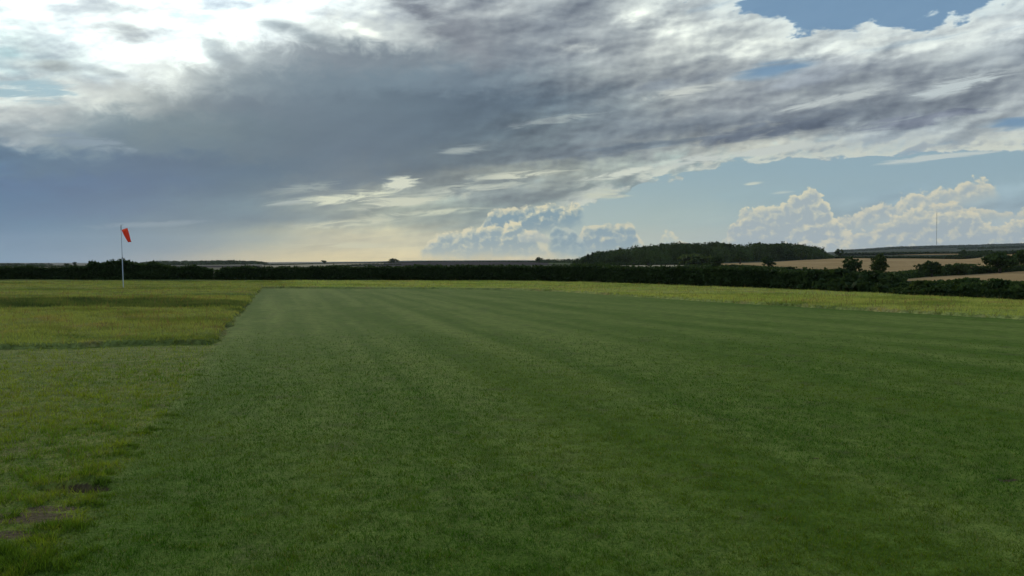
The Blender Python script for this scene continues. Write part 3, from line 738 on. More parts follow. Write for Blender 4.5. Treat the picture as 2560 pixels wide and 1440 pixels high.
def hedge(px_pts, tops, label, dist=None, depth=1.3, leaf=0.12, n_leaf=20000, mat=None, rag=0.25, cat='hedge', name='hedge', group=None, wall=True, seed=0, d_fn=None):
    """px_pts: base line in photo columns + rows; tops: rows of the top line. Real size from the distance on the land."""
    r = np.random.default_rng(1000 + seed)
    P = []
    for (X, Yb), Yt in zip(px_pts, tops):
        if d_fn is not None: D = d_fn(X, Yb)
        elif dist is None:
            gx, gy = gnd(X, Yb); D = math.hypot(gx, gy)
        else: D = dist(X, Yb) if callable(dist) else dist
        x, y = at(X, D); z = float(land_z(np.array([x]), np.array([y]))[0])
        h = elev_z(Yt, D, X) - z
        P.append((x, y, z, max(h, 0.3)))
    P = np.array(P); seg = np.hypot(np.diff(P[:, 0]), np.diff(P[:, 1])); S = np.concatenate([[0], np.cumsum(seg)]); L = S[-1]
    at_s = lambda s: [np.interp(s, S, P[:, k]) for k in range(4)]
    s = r.random(n_leaf) * L
    x, y, z, h = at_s(s); x2, y2, _, _ = at_s(np.minimum(s + 0.5, L)); x1, y1, _, _ = at_s(np.maximum(s - 0.5, 0))
    tx, ty = x2 - x1, y2 - y1; tl = np.hypot(tx, ty); nx, ny = -ty / tl, tx / tl
    hh = h * (1 + rag * (fbm(s / max(h.mean(), 0.5) * 1.1, s * 0, 3 + seed, 4) - 0.5) * 2 * 0.7) * (0.93 + 0.14 * fbm(s * 2.3, s * 0, 5 + seed, 3))
    # cross section: a rounded box; most leaves sit near its surface, some twigs stick out above
    u = r.random(n_leaf) * 2 - 1; v = r.random(n_leaf) ** 0.8
    w = depth * (0.75 + 0.5 * fbm(s / depth * 0.7, v * 3, 8 + seed, 3)) * np.sqrt(np.clip(1.05 - v ** 3, 0.1, 1))
    face = r.random(n_leaf)
    off = np.where(face < 0.6, -1.0 + 0.35 * r.random(n_leaf), u) * w
    hv = np.where(face > 0.82, 1 - 0.12 * r.random(n_leaf) ** 2, v)
    twig = r.random(n_leaf) < 0.02; hv = np.where(twig, 1 + 0.10 * r.random(n_leaf), hv)
    # normal pointing away from the camera is +n : make -1 the camera side
    sgn = np.sign(nx * x + ny * y); nx, ny = nx * sgn, ny * sgn
    c = np.stack([x + nx * off, y + ny * off, z + hv * hh - 0.05], 1)
    root = empty(name, (float(P[len(P) // 2, 0]), float(P[len(P) // 2, 1]), float(P[len(P) // 2, 2])), label, cat, group)
    V, Fc = leaf_quads(c, leaf * (0.6 + 0.9 * r.random(n_leaf)), r=r)
    mesh_np('foliage', V, Fc, mat or M_HEDGE, root)
    if wall:   # solid dark core added inside the leaves to block the view through
        m = max(int(L / max(depth * 0.5, 0.4)), 4); ss = np.linspace(0, L, m); x, y, z, h = at_s(ss)
        h = h * (1 + rag * (fbm(ss / max(P[:, 3].mean(), 0.5) * 1.1, ss * 0, 3 + seed, 4) - 0.5) * 1.4) * 0.86
        x2, y2, _, _ = at_s(np.minimum(ss + 0.5, L)); x1, y1, _, _ = at_s(np.maximum(ss - 0.5, 0)); tx, ty = x2 - x1, y2 - y1; tl = np.hypot(tx, ty); nx, ny = -ty / tl, tx / tl
        rows = [(-0.45, 0.0), (-0.62, 0.35), (-0.55, 0.75), (-0.15, 0.97), (0.2, 0.97), (0.55, 0.7), (0.5, 0.0)]
        W = np.stack([np.stack([x + nx * o * depth, y + ny * o * depth, z - 0.15 + k * h * (1 - 0.12 * np.abs(o))], 1) for o, k in rows], 1)
        W += (r.random(W.shape) - 0.5) * 0.12 * depth
        mesh_np('dark_core', W.reshape(-1, 3), grid_faces(m, len(rows)), M_HCORE, root)
    return root
M_HCORE = plain('hedge_core_dark', (0.024, 0.027, 0.016, 1), 1.0, var=0.3, spec=0.0)  # dark fill colour of the added hedge cores

def make_tree(px, base, top, width, label, n_leaf=1400, kind='round', mat=None, D=None, name='tree', cat='tree', group=None, seed=0, bush=False, pxoff=0):
    """a tree standing on the land where it shows at photo column px, row base"""
    r = np.random.default_rng(2000 + seed); rd = random.Random(seed)
    if D is None: D = land_d(px, base)
    x, y = at(px, D); z = float(far_z(np.array([math.atan((px - 1280) / F)]), np.array([D]))[0]) if D > 100 else float(land_z(np.array([x]), np.array([y]))[0])
    H = elev_z(top, D, px) - z; W = width / F * D * math.cos(math.atan((px - 1280) / F))
    root = empty(name, (x, y, z), label, cat, group)
    # trunk and limbs
    tr = W * 0.035 + 0.04; hb = H * (0.12 if bush else 0.30)
    parts = []
    lobes = []
    k = 5 if bush else 8
    for i in range(k):
        a = 2 * math.pi * i / k + rd.random() * 0.8; rr = W * 0.5 * (0.35 + 0.30 * rd.random())
        zz = H * ((0.22 if bush else 0.42) + 0.36 * rd.random())
        if kind == 'tall': rr *= 0.8; zz = H * (0.3 + 0.5 * rd.random())
        lobes.append(((math.cos(a) * rr, math.sin(a) * rr, zz), W * (0.20 + 0.10 * rd.random()), H * (0.17 + 0.07 * rd.random())))
    lobes.append(((0, 0, H * 0.78), W * 0.27, H * 0.21)); lobes.append(((W * 0.05, 0, H * 0.5), W * 0.34, H * 0.24))
    if bush: lobes.append(((0, 0, H * 0.25), W * 0.42, H * 0.24))
    if kind == 'dome': lobes = [((math.cos(a) * W * 0.22, math.sin(a) * W * 0.22, H * 0.48), W * 0.3, H * 0.45) for a in np.arange(6) * 1.05] + [((0, 0, H * 0.62), W * 0.3, H * 0.37)]
    V0, F0 = tube([(x, y, z - 0.2), (x + W * 0.01, y, z + hb), (x, y + W * 0.01, z + H * 0.6), (x, y, z + H * 0.82)], [tr * 1.3, tr, tr * 0.55, tr * 0.15], 7)
    parts.append((V0, F0))
    for (lx, ly, lz), _, _ in lobes[:k]:
        parts.append(tube([(x, y, z + hb * (0.8 + 0.5 * rd.random())), (x + lx * 0.5, y + ly * 0.5, z + (hb + lz) * 0.52), (x + lx, y + ly, z + lz)], [tr * 0.5, tr * 0.32, tr * 0.1], 5))
    V, Fc = join(parts); mesh_py('trunk', V, Fc, M_BARK, root)
    # crown: lobes broken into clumps of leaves
    pts = []; tot = sum(l[1] * l[1] * l[2] for l in lobes) or 1
    for (lx, ly, lz), lr, lh in lobes:
        m = max(int(n_leaf * lr * lr * lh / tot), 20); nc = max(m // 26, 3)
        cc = ellipsoid_pts(nc, (lx, ly, lz), (lr, lr, lh), 0.62, r)
        q = cc[r.integers(0, nc, m)] + r.normal(size=(m, 3)) * np.array([lr, lr, lh * 0.8]) * 0.17
        pts.append(q)
    if kind == 'wispy':
        q = ellipsoid_pts(n_leaf // 6, (0, 0, H * 0.7), (W * 0.55, W * 0.5, H * 0.36), 0.5, r); pts.append(q)
    q = np.concatenate(pts); q[:, 2] = np.clip(q[:, 2], H * (0.02 if bush else 0.12), H * 1.02)
    q = q + np.array([x, y, z])
    ls = max(W * 0.066, D / F * 1.5)
    V, Fc = leaf_quads(q, ls * (0.6 + 0.8 * r.random(len(q))), r=r)
    mesh_np('crown', V, Fc, mat or M_TREE, root)
    return root

# ---- hedges of the airfield boundary
hx = lambda X: float(np.interp(X, [p[0] for p in HEDGE_PX], [p[1] for p in HEDGE_PX]))
def dd(X, Yb):
    gx, gy = gnd(X, Yb); return math.hypot(gx, gy) + 1.2
X1 = [-500, -200, 0, 60, 120, 180, 212, 224, 260, 300, 340, 375, 400, 440, 480, 510, 533]
T1 = [668, 670, 670, 668, 670, 667, 668, 656, 653, 654, 655, 657, 661, 667, 664, 666, 672]
hedge([(X, hx(X)) for X in X1], T1, 'dark overgrown hedge behind the windsock with a taller hump in its middle', d_fn=dd, n_leaf=36000, leaf=0.13, rag=0.2, seed=1, group='boundary hedges')
X2 = [539, 560, 620, 700, 800, 900, 1000, 1100, 1200, 1300, 1400, 1500, 1600, 1700, 1800, 1850, 1900, 1960, 2010, 2060]
T2 = [676, 669, 668, 669, 666, 666, 665, 664, 664, 664, 664, 663, 667, 667, 671, 673, 674, 676, 678, 676]
hedge([(X, hx(X)) for X in X2], T2, 'long dark hedge across the far side of the airfield', d_fn=dd, n_leaf=62000, leaf=0.125, rag=0.18, seed=2, group='boundary hedges')
BUSH = [  # px, top, width, material, label  (thicket where the boundary runs on to the right)
 (2100, 676, 150, M_HEDGE, 'dark bush at the end of the long hedge beside the bigger round one'),
 (2178, 680, 150, M_HEDGE, 'big dark rounded bush where the stubble field edge begins'),
 (2235, 692, 100, M_HEDGE, 'dark bush just right of the big rounded one'),
 (2272, 708, 70, M_TREE, 'low dark bush in the dip of the thicket'),
 (2310, 702, 80, M_TREE2, 'small yellow green bush in the dip of the thicket'),
 (2365, 703, 120, M_TREE, 'mid green bush right of the yellow green one'),
 (2430, 699, 130, M_TREE, 'broad mid green bush with ragged top below the stubble field'),
 (2505, 701, 120, M_TREE, 'ragged green bush next to the last one at the frame edge'),
 (2575, 706, 130, M_TREE, 'green bush cut by the right edge of the photo'),
 (2660, 704, 140, M_TREE, 'bush beyond the right edge of the photo')]
for i, (X, tp, wd, mt, lb) in enumerate(BUSH[:9]):
    gx, gy = gnd(X, hx(X) - 1); D = math.hypot(gx, gy) + wd / F * 45 * 0.45
    make_tree(X, 0, tp, wd * 1.15, lb, n_leaf=5200, D=D, name='bush', cat='bush', group='bushes at the right end of the hedge', seed=40 + i, bush=True, mat=mt)
X3 = [2260, 2300, 2350, 2400, 2450, 2500, 2560, 2640, 2750]
hedge([(X, hx(X)) for X in X3], [728, 726, 722, 722, 716, 724, 722, 722, 722], 'low bramble bank in front of the bushes at the right', d_fn=lambda X, Y: dd(X, Y) - 0.4, n_leaf=26000, leaf=0.10, rag=0.3, seed=3, group='boundary hedges', depth=1.0, name='bramble_bank', cat='brambles')

# ---- fields draped on the land
def field(name, a_px, b_px, near, far_, mat, label):
    """near / far: photo rows of the lower and upper border by column"""
    n = 60; xs = np.linspace(a_px, b_px, n); rows = []
    lo = np.interp(xs, *zip(*near)); hi = np.interp(xs, *zip(*far_))
    d0 = np.array([land_d(X, Y, 95) for X, Y in zip(xs, lo)]); d1 = np.array([land_d(X, Y, 95) for X, Y in zip(xs, hi)]); d1 = np.maximum(d1, d0 + 1)
    az = np.arctan((xs - 1280) / F); T = np.linspace(0, 1, 40)
    D = np.exp(np.log(d0)[None] * (1 - T[:, None]) + np.log(d1)[None] * T[:, None]); A = np.repeat(az[None], 40, 0)
    x = np.sin(A) * D; y = np.cos(A) * D; z = far_z(A, D) + 0.04 + D * 0.0002
    o = mesh_np(name, np.stack([x, y, z], -1).reshape(-1, 3), grid_faces(40, n)[:, ::-1], mat, smooth=True)
    return tag(o, label, kind='structure')
def field_mat(name, c1, c2, lines=0.0, az=0.0):
    m, g, b = material(name); co_ = g.n('ShaderNodeTexCoord').outputs['Object']; x, y, z = g.sep(co_)
    n = g.noise(co_, 0.02, 6, 0.62); n2 = g.noise(co_, 0.6, 4, 0.6)
    u = x * math.cos(az) - y * math.sin(az)
    st = g.noise(g.xyz(u, 0.0), 0.35, 3, 0.5)
    col = g.mix(g.mapr(n * 0.55 + n2 * 0.25 + st * 0.2, 0.38, 0.62), c1, c2)
    g.set(b.inputs['Base Color'], col); b.inputs['Roughness'].default_value = 1.0; b.inputs['Specular IOR Level'].default_value = 0.0
    return m
M_STUB = field_mat('ripe_stubble', (0.27, 0.175, 0.082, 1), (0.37, 0.245, 0.12, 1), az=0.4)
M_STUB2 = field_mat('pale_stubble', (0.25, 0.21, 0.14, 1), (0.34, 0.28, 0.19, 1), az=-0.6)
M_PLOUGH = field_mat('ploughed_soil', (0.050, 0.042, 0.040, 1), (0.075, 0.062, 0.056, 1), az=0.9)
M_PAST = field_mat('far_pasture', (0.06, 0.075, 0.035, 1), (0.10, 0.11, 0.055, 1), az=0.2)
field('stubble_field', 1790, 2760, [(1790, 671), (2000, 672), (2200, 686), (2760, 664)], [(1790, 660), (1900, 657), (1960, 654), (2050, 647.5), (2100, 645), (2300, 646), (2400, 647), (2450, 643), (2560, 633), (2760, 630)], M_STUB, 'broad tan stubble field on the slope right of the wood')
field('stubble_field', 2215, 2760, [(2215, 703), (2760, 705)], [(2215, 697.5), (2250, 695), (2400, 687.5), (2560, 678), (2760, 668)], M_STUB, 'nearer tan stubble field behind the bushes at the right')
field('stubble_field', 1500, 1790, [(1500, 668), (1600, 671), (1790, 676)], [(1500, 664.5), (1560, 663.5), (1680, 663), (1790, 664)], M_STUB2, 'thin pale stubble strip below the wood')
field('stubble_field', 2218, 2395, [(2218, 638), (2395, 637)], [(2218, 635), (2280, 634.2), (2395, 633.5)], M_STUB, 'small far stubble field between two dark hedgerows')
field('stubble_field', 655, 960, [(655, 670), (800, 667), (960, 660.5)], [(655, 664), (760, 661.5), (850, 659), (960, 658.3)], M_STUB2, 'long pale stubble strip rising behind the hedge near the middle')
field('ploughed_field', 860, 1440, [(860, 665), (1000, 665), (1440, 662)], [(860, 660.6), (960, 658.6), (1050, 655.6), (1300, 655), (1440, 657)], M_PLOUGH, 'dark ploughed field rising to the skyline in the middle')
field('ploughed_field', 380, 650, [(380, 669), (650, 668)], [(380, 665.5), (650, 664.5)], M_PLOUGH, 'dark grey field below the long low wood')
field('pasture', 1330, 1440, [(1330, 661), (1440, 663)], [(1330, 657), (1440, 655)], M_PAST, 'small green pasture left of the wood')

# ---- hedgerows between the fields
def ldist(X, Y): return land_d(X, Y)
def hrow(pts, tops, label, n=3000, leaf=0.5, depth=1.8, seed=0, mat=None, rag=0.4):
    return hedge(pts, tops, label, dist=ldist, depth=depth, leaf=leaf, n_leaf=n, seed=seed, rag=rag, name='hedgerow', group='hedgerows between the fields', mat=mat)
hrow([(2195, 700), (2240, 698), (2300, 693), (2360, 690), (2420, 687), (2480, 683), (2560, 678.5), (2650, 674)], [684, 683, 676, 668, 663, 668, 662, 655], 'scrubby hedgerow between the two tan stubble fields', 14000, 0.22, 1.6, 11, M_TREE, 0.5)
hrow([(2090, 647), (2150, 646), (2250, 646.5), (2330, 647.5), (2420, 648), (2450, 644)], [640.5, 641, 640.5, 641, 637, 636], 'dark hedgerow along the top of the broad stubble field', 5000, 0.5, 2, 12)
hrow([(2100, 640), (2220, 638), (2320, 635.5), (2400, 635), (2480, 639), (2560, 634), (2700, 631)], [633, 631, 630, 629.5, 628, 626, 624], 'far dark hedgerow below the blue wooded hill', 6000, 0.8, 2.5, 13)
hrow([(1700, 672), (1780, 671), (1850, 670), (1920, 672), (1980, 673)], [665, 662, 663, 667, 668], 'scrub hedgerow running between the single trees below the wood', 5000, 0.3, 1.8, 14, M_TREE, 0.6)
hrow([(660, 664), (760, 661.5), (850, 659), (960, 658)], [661.5, 659.5, 657.2, 656.2], 'thin hedgerow above the long pale stubble strip', 3000, 0.8, 2, 15)
hrow([(960, 657), (1060, 655.5), (1200, 655), (1330, 656), (1440, 658)], [654.8, 652.8, 652.8, 653, 653.5], 'thin hedgerow on the skyline above the ploughed field', 3600, 0.8, 2, 16)
hrow([(820, 667), (900, 664), (1000, 662)], [664, 661.5, 660], 'short dark hedgerow inside the ploughed slope', 1500, 0.6, 2, 17)
hrow([(-200, 668), (0, 667.5), (120, 667), (200, 667), (330, 667)], [664.5, 665, 664, 665, 665], 'low hedgerow showing just above the left hedge', 2500, 0.6, 2, 18)
hrow([(1440, 663), (1520, 663.5), (1640, 663), (1720, 661)], [658, 657, 658, 652], 'dark shaded hedgerow along the foot of the wood', 4500, 0.5, 3, 19)

# ---- single trees
TR = [  # px, base, top, width, label, kind, mat, n, D
 (2127, 684, 643, 50, 'dark leaning field tree, left one of the pair in front of the stubble', 'round', M_TREE, 2600, 150),
 (2200, 684, 634, 48, 'tall olive green field tree, right one of the pair in front of the stubble', 'tall', M_TREE2, 2800, 150),
 (1920, 675, 641, 34, 'rounded dark tree standing alone before the left end of the stubble', 'round', M_TREE, 1800, None),
 (1793, 671, 637, 34, 'upright dense tree standing in front of the wood', 'tall', M_TREE, 2000, None),
 (1766, 671, 657, 30, 'low round bush left of the upright tree before the wood', 'round', M_TREE, 900, None),
 (2095, 645, 620.5, 25, 'small dark tree standing alone on the skyline right of the wood', 'round', M_TREE, 900, None),
 (2330, 693, 651, 52, 'round dark oak rising from the scrubby hedgerow', 'round', M_TREE, 2400, None),
 (2298, 695, 659, 26, 'slim tree on the left shoulder of the hedgerow oak', 'round', M_TREE, 1000, None),
 (2368, 690, 657, 30, 'small ragged tree on the right shoulder of the hedgerow oak', 'round', M_TREE, 1100, None),
 (2398, 689, 657, 50, 'smooth domed olive bush in the scrubby hedgerow', 'dome', M_TREE2, 1500, None),
 (2500, 684, 634, 75, 'thin wispy tree with bare twigs in the hedgerow', 'wispy', M_TREE, 2000, None),
 (2566, 681, 618, 60, 'large dark tree at the right edge of the photo', 'round', M_TREE, 2600, None),
 (2408, 646, 624, 20, 'little tree at the corner of the broad stubble field', 'round', M_TREE, 700, None),
 (1346, 658, 642, 20, 'small round tree on the skyline left of the wood', 'round', M_TREE, 700, None),
 (983, 657.5, 646.5, 28, 'dark dome shaped clump of trees on the middle skyline', 'dome', M_TREE, 900, None),
 (811, 660, 650, 14, 'tiny round tree alone on the skyline right of the windsock', 'round', M_TREE, 600, None),
 (167, 666.5, 658, 14, 'tiny rounded tree on the far left skyline, left of two', 'round', M_TREE, 500, None),
 (187, 666.5, 654.5, 11, 'tiny taller tree on the far left skyline, right of two', 'tall', M_TREE, 500, None),
 (1468, 662, 646, 22, 'small grey green tree before the left foot of the wood', 'round', M_TREE2, 700, None),
 (1620, 664, 643, 34, 'low rounded tree before the middle foot of the wood', 'dome', M_TREE, 900, None),
 (1585, 664, 649, 26, 'small rounded tree beside the bigger one at the foot of the wood', 'dome', M_TREE, 700, None),
 (1534, 663, 651, 22, 'tiny rounded shrub tree at the left part of the wood foot', 'dome', M_TREE, 600, None),
 (1740, 663, 637, 90, 'broad sloping thicket of scrub leaning out of the wood', 'dome', M_TREE2, 2200, None),
 (1850, 661, 626, 36, 'rounded tree on the front edge of the wood', 'round', M_TREE, 1500, None),
 (2002, 651, 628, 22, 'small paler tree before the right end of the wood', 'tall', M_TREE2, 800, None),
 (1530, 657, 654, 0, '', '', None, 0, None)]
for i, (X, bs, tp, wd, lb, kd, mt, n, D) in enumerate(TR):
    if n: make_tree(X, bs, tp, wd, lb, n_leaf=n, kind=kd, mat=mt, D=D, seed=100 + i, group='single trees and bushes out on the farmland', bush=kd == 'dome')

r_w = np.random.default_rng(77)
# ---- woods: crowns too many to tell apart
def wood(name, top, d0, d1, n, rpx, leaf, label, mat, base=None, conifer=None, nl=90, seed=5, low=12):
    r = np.random.default_rng(seed); xs = [p[0] for p in top]; tys = [p[1] for p in top]; Vs, Cs = [], []
    cen, siz, tin = [], [], []
    for i in range(n):
        X = xs[0] + r.random() * (xs[-1] - xs[0]); f = r.random(); da = d0(X) if callable(d0) else d0; D = da + (d1 - da) * f
        ty = float(np.interp(X, xs, tys)); az = math.atan((X - 1280) / F); z = float(far_z(np.array([az]), np.array([D]))[0])
        x, y = at(X, D)
        topz = elev_z(ty + r.random() * low * (1 - f) + r.random() * 1.0, D, X); h = topz - z
        h = max(h, 3.0)
        rad = rpx * D / F * (0.7 + 0.6 * r.random()); m = nl
        if conifer and conifer(X):
            t = r.random(m) ** 0.7; q = np.stack([r.normal(size=m) * rad * 0.30 * (1.05 - t), r.normal(size=m) * rad * 0.30 * (1.05 - t), h * (0.1 + 0.93 * t)], 1)
        else:
            hr = min(h * 0.6, rad * 0.9); q = ellipsoid_pts(m, (0, 0, h - hr), (rad, rad, hr), 0.75, r)
            nc = 9; cc = q[:nc]; q2 = cc[r.integers(0, nc, m)] + np.clip(r.normal(size=(m, 3)), -1.5, 1.5) * rad * 0.12; q = np.concatenate([q[m // 2:], q2[:m // 2]])
            if h > 2 * hr:
                t = r.random(m // 3); q = np.concatenate([q, np.stack([r.normal(size=m // 3) * rad * 0.5, r.normal(size=m // 3) * rad * 0.5, t * (h - hr)], 1)])
        tc = 0.6 + 0.9 * r.random(); hf = np.clip(q[:, 2:3] / h, 0, 1); tin.append(np.array([0.030, 0.050, 0.017]) * tc * np.array([1 + 0.2 * r.random(), 1, 1]) * np.ones_like(hf)); cen.append(q + np.array([x, y, z])); siz.append(np.full(len(q), leaf * D / F))
    c = np.concatenate(cen); s = np.concatenate(siz) * (0.6 + 0.8 * r.random(len(c)))
    V, Fc = leaf_quads(c, s, r=r)
    return tag(mesh_np(name, V, Fc, mat, col=np.repeat(np.concatenate(tin), 4, 0)), label, kind='stuff')
TOPW = [(1448, 656), (1456, 646), (1466, 638), (1480, 631), (1505, 628), (1530, 623), (1570, 618), (1600, 615), (1640, 611), (1665, 607), (1700, 607), (1760, 605), (1800, 605), (1830, 610), (1860, 609), (1900, 606), (1940, 608), (1975, 607), (2005, 611), (2030, 616), (2045, 624), (2056, 634), (2063, 645)]
wood('wood', TOPW, lambda X: np.interp(X, [1430, 1700, 2000, 2063], [455, 440, 600, 640]), 760, 420, 24, 2.3, 'dark mixed wood covering the low hill right of the middle', M_WOOD, conifer=lambda X: X < 1500 and r_w.random() < 0.6, nl=460, low=30)
wood('far_wood', [(352, 655), (380, 652.5), (440, 651.5), (520, 651), (600, 650.8), (640, 652), (660, 656)], 1350, 1900, 320, 8, 2.0, 'long low dark wood on the skyline right of the windsock', M_WOOD, nl=70, seed=6, low=5)
wood('far_wood', [(-200, 660), (0, 660), (60, 659), (128, 662)], 1500, 1900, 90, 7, 1.6, 'low dark wood on the far left skyline', M_WOOD, nl=60, seed=7, low=3)
M_FAR = leaf_mat('far_hill_leaves', (0.022, 0.032, 0.016, 1), (0.045, 0.058, 0.026, 1), 0.1, attr=True)
wood('hill_wood', [(2110, 630), (2150, 626), (2200, 624), (2240, 619.5), (2290, 616.5), (2335, 615), (2380, 616), (2430, 618.5)], 3600, 5600, 1500, 8, 2.2, 'blue grey wood on the far hill under the mast', M_FAR, nl=42, seed=8, low=10)
wood('hill_wood', [(2420, 618), (2450, 613), (2480, 611), (2500, 613), (2540, 610), (2600, 609), (2700, 608)], 4400, 5900, 800, 8, 2.2, 'blue grey wood on the far ridge at the right', M_FAR, nl=42, seed=9, low=5)
wood('hill_wood', [(2400, 624), (2560, 622), (2700, 620)], 2200, 3200, 320, 7, 1.8, 'dark line of trees below the far ridge at the right', M_FAR, nl=42, seed=10, low=5)
wood('hill_wood', [(1340, 652), (1400, 650), (1436, 652)], 1300, 1700, 40, 6, 1.5, 'small copse on the skyline just left of the wood', M_WOOD, nl=60, seed=11, low=3)
# ------------------------------------------------------------------ windsock
def build_windsock():
    m, g, b = material('orange_nylon')
    n = g.noise(g.n('ShaderNodeTexCoord').outputs['Object'], 9.0, 3, 0.5, dims='3D')
    col = g.mix(n, (0.80, 0.075, 0.025, 1), (0.95, 0.12, 0.045, 1))
    g.set(b.inputs['Base Color'], col); b.inputs['Roughness'].default_value = 0.6
    tr = g.n('ShaderNodeBsdfTranslucent'); g.set(tr.inputs[0], col)
    ms = g.n('ShaderNodeMixShader'); ms.inputs[0].default_value = 0.5
    m.node_tree.links.new(b.outputs[0], ms.inputs[1]); m.node_tree.links.new(tr.outputs[0], ms.inputs[2])
    m.node_tree.links.new(ms.outputs[0], m.node_tree.nodes['Material Output'].inputs[0])
    steel = plain('galvanised_pole', (0.42, 0.44, 0.47, 1), 0.5, 0.0, 0.08)
    dark = plain('dark_fitting', (0.12, 0.12, 0.13, 1), 0.6)
    bx, by = gnd(309, 724.5); D = math.hypot(bx, by)
    root = empty('windsock', (bx, by, 0), 'orange windsock drooping from a tall thin pale pole in the long grass', 'windsock')
    mpx = by / F                                              # metres per photo pixel at the pole
    U = Vector((by / D, -bx / D, 0))                         # to the right across the view
    W = Vector((bx / D, by / D, 0))
    top = Vector((bx, by, 0)) + U * (-4.2 * mpx) + Vector((0, 0, 161 * mpx))
    base = Vector((bx, by, -0.25))
    mid = base.lerp(top, 0.52)
    V, Fc = join([tube([base, base.lerp(top, 0.02), mid], [0.034, 0.031, 0.028], 12), tube([mid - Vector((0, 0, 0.06)), mid + Vector((0, 0, 0.001)), top], [0.024, 0.022, 0.018], 12)])
    mesh_py('pole', V, Fc, steel, root)
    V, Fc = tube([mid - Vector((0, 0, 0.05)), mid + Vector((0, 0, 0.05))], [0.042, 0.040], 12); mesh_py('collar', V, Fc, dark, root)
    V, Fc = join([tube([top, top + Vector((0, 0, 0.04))], [0.018, 0.012], 8), tube([top + Vector((0, 0, 0.02)), top + U * 6 * mpx + Vector((0, 0, 0.02))], [0.010, 0.008], 6), tube([top + Vector((0, 0, -0.02)), top + Vector((0, 0, -13 * mpx))], [0.024, 0.024], 8)])
    mesh_py('swivel_arm', V, Fc, dark, root)
    # sock: a cloth cone hanging down and to the right, mouth held open by a hoop at the pole
    at2 = lambda x, y, w=0.0: Vector((bx, by, 0)) + U * ((x - 309) * mpx) + Vector((0, 0, (724.5 - y) * mpx)) + W * w
    axis = [(at2(313.0, 573.2), 7.3), (at2(315.2, 580), 6.9), (at2(317.6, 587), 6.3), (at2(320, 594), 5.4), (at2(322.2, 600), 4.5), (at2(324.4, 604.6), 3.8)]
    a0 = (at2(320, 570.3) - at2(306, 575.8)).normalized()     # mouth line tilts up to the right
    Vs, Fs = [], []; n = 36
    for i, (c, rpx) in enumerate(axis):
        f = i / (len(axis) - 1); across = (a0 * (1 - f) + (U * 0.97 + Vector((0, 0, 0.10))) * f).normalized()
        for k in range(n):
            a = 2 * math.pi * k / n; fold = 1 + 0.05 * math.sin(5 * a + i) * f + 0.03 * math.sin(9 * a + 2 * i)
            Vs.append(c + across * (math.cos(a) * rpx * mpx * fold) + W * (math.sin(a) * rpx * mpx * (0.95 - 0.25 * f) * fold) + Vector((0, 0, math.sin(a) * 0.03 * (1 - f) - 0.012 * math.sin(3 * a) * f)))
    for i in range(len(axis) - 1):
        for k in range(n): Fs.append((i * n + k, i * n + (k + 1) % n, (i + 1) * n + (k + 1) % n, (i + 1) * n + k))
    o = mesh_py('sock', Vs, Fs, m, root)
    sd = o.modifiers.new('sub', 'SUBSURF'); sd.levels = sd.render_levels = 1
    # dark open hem at the tail and the hoop in the mouth
    pts = [Vs[k] for k in range(n)] + [Vs[0], Vs[1]]
    V, Fc = tube(pts, [0.009] * len(pts), 6); mesh_py('hoop', V, Fc, plain('red_hem', (0.55, 0.04, 0.02, 1), 0.6), root)
    o0 = (len(axis) - 1) * n; pts = [Vs[o0 + k] for k in range(n)] + [Vs[o0], Vs[o0 + 1]]
    V, Fc = tube(pts, [0.010] * len(pts), 6); mesh_py('tail_hem', V, Fc, plain('dark_red_hem', (0.30, 0.02, 0.02, 1), 0.6), root)
build_windsock()

# ------------------------------------------------------------------ guyed lattice mast on the far hill
def build_mast():
    D = 5200.0; x, y = at(2340.5, D); z = float(far_z(np.array([math.atan((2340.5 - 1280) / F)]), np.array([D]))[0])
    H = elev_z(528, D, 2340.5) - z
    root = empty('radio_mast', (x, y, z), 'very tall thin lattice mast on the far wooded hill', 'mast')
    steel = plain('mast_steel', (0.10, 0.09, 0.095, 1), 0.7)
    w = 1.15; legs = [Vector((math.cos(a) * w, math.sin(a) * w, 0)) for a in (0.3, 0.3 + 2.094, 0.3 + 4.189)]
    O = Vector((x, y, z - 3)); parts = []
    for L in legs: parts.append(tube([O + L, O + L + Vector((0, 0, H * 0.97))], [0.30, 0.24], 6))
    n = 60; h = H * 0.97 / n
    for i in range(n):
        for k in range(3):
            a, b = legs[k], legs[(k + 1) % 3]
            parts.append(tube([O + a + Vector((0, 0, i * h)), O + b + Vector((0, 0, (i + 1) * h))], [0.17, 0.17], 4))
    V, Fc = join(parts); mesh_py('lattice', V, Fc, steel, root, smooth=False)
    V, Fc = tube([O + Vector((0, 0, H * 0.96)), O + Vector((0, 0, H + 3))], [0.8, 0.5], 8); mesh_py('antenna', V, Fc, plain('antenna_shroud', (0.30, 0.30, 0.32, 1), 0.6), root)
build_mast()

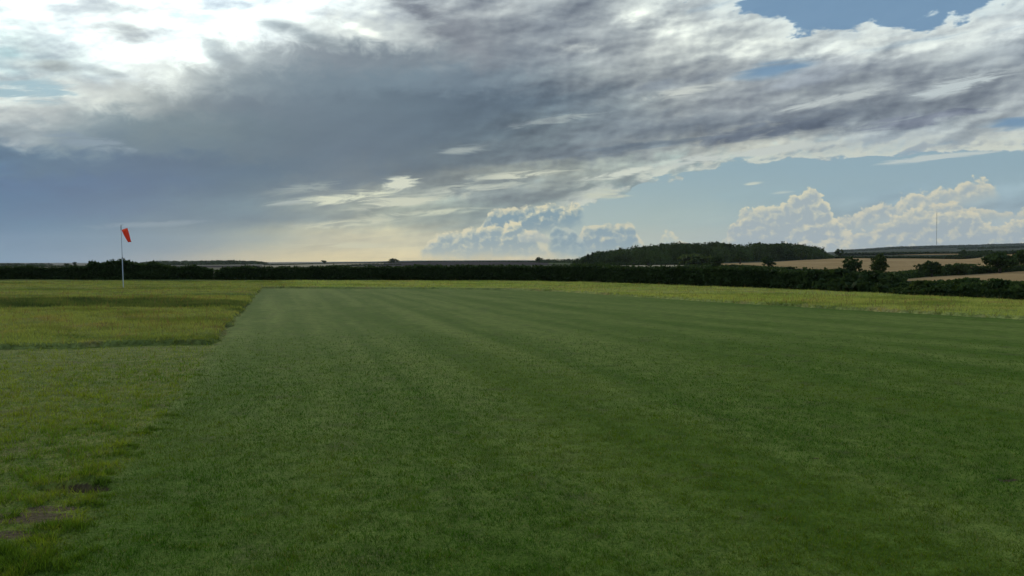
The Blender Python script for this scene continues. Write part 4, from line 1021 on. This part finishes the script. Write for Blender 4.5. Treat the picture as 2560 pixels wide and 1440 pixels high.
# ------------------------------------------------------------------ small things by the hedge
def clump(px, py, wpx, hpx, label, mat, n, name, cat, seed, col=None):
    r = np.random.default_rng(seed); x, y = gnd(px, py); D = math.hypot(x, y); W = wpx / F * y; H = hpx / F * y
    root = tag(None, None) if False else None
    a = r.random(n) * 2 * math.pi; rr = np.sqrt(r.random(n)) * W / 2; gx = x + rr * np.cos(a); gy = y + rr * np.sin(a) * 0.6
    hh = H * (1.1 - (rr / (W / 2)) ** 2 * 0.8) * (0.6 + 0.5 * r.random(n)); la = r.random(n) * 2 * math.pi
    base = np.stack([gx, gy, land_z(gx, gy)], 1); ww = 0.02; w = np.stack([np.cos(la) * ww, np.sin(la) * ww, 0 * la], 1)
    tip = base + np.stack([np.cos(la) * 0.12, np.sin(la) * 0.12, hh], 1)
    o = mesh_np(name, np.stack([base - w, base + w, tip], 1).reshape(-1, 3), np.arange(3 * n).reshape(-1, 3), mat)
    return tag(o, label, cat)
M_STRAW = leaf_mat('dry_straw', (0.20, 0.18, 0.08, 1), (0.32, 0.27, 0.14, 1), 0.4)
clump(1492, 711, 36, 7, 'pale dry grass tussock against the foot of the long hedge', M_STRAW, 1600, 'tussock', 'grass tussock', 3)
clump(536, 708, 14, 4, 'pale dry grass clump in the gap between the two hedges', M_STRAW, 700, 'tussock', 'grass tussock', 4)
# ------------------------------------------------------------------ haze
def build_haze():
    bpy.ops.mesh.primitive_cube_add(size=1); o = bpy.context.object; o.name = 'haze'; o.data.name = 'haze'
    o.scale = (26400, 26400, 520); o.location = (0, 0, 520 / 2 - 120)
    m = bpy.data.materials.new('air'); m.use_nodes = True; t = m.node_tree; t.nodes.clear()
    out = t.nodes.new('ShaderNodeOutputMaterial'); v = t.nodes.new('ShaderNodeVolumePrincipled')
    v.inputs['Color'].default_value = (0.78, 0.86, 1.0, 1); v.inputs['Density'].default_value = HAZE; v.inputs['Anisotropy'].default_value = 0.2
    t.links.new(v.outputs[0], out.inputs['Volume']); o.data.materials.append(m)
    tag(o, 'thin bluish air over the farmland', kind='stuff')
HAZE = 3.2e-5
build_haze()
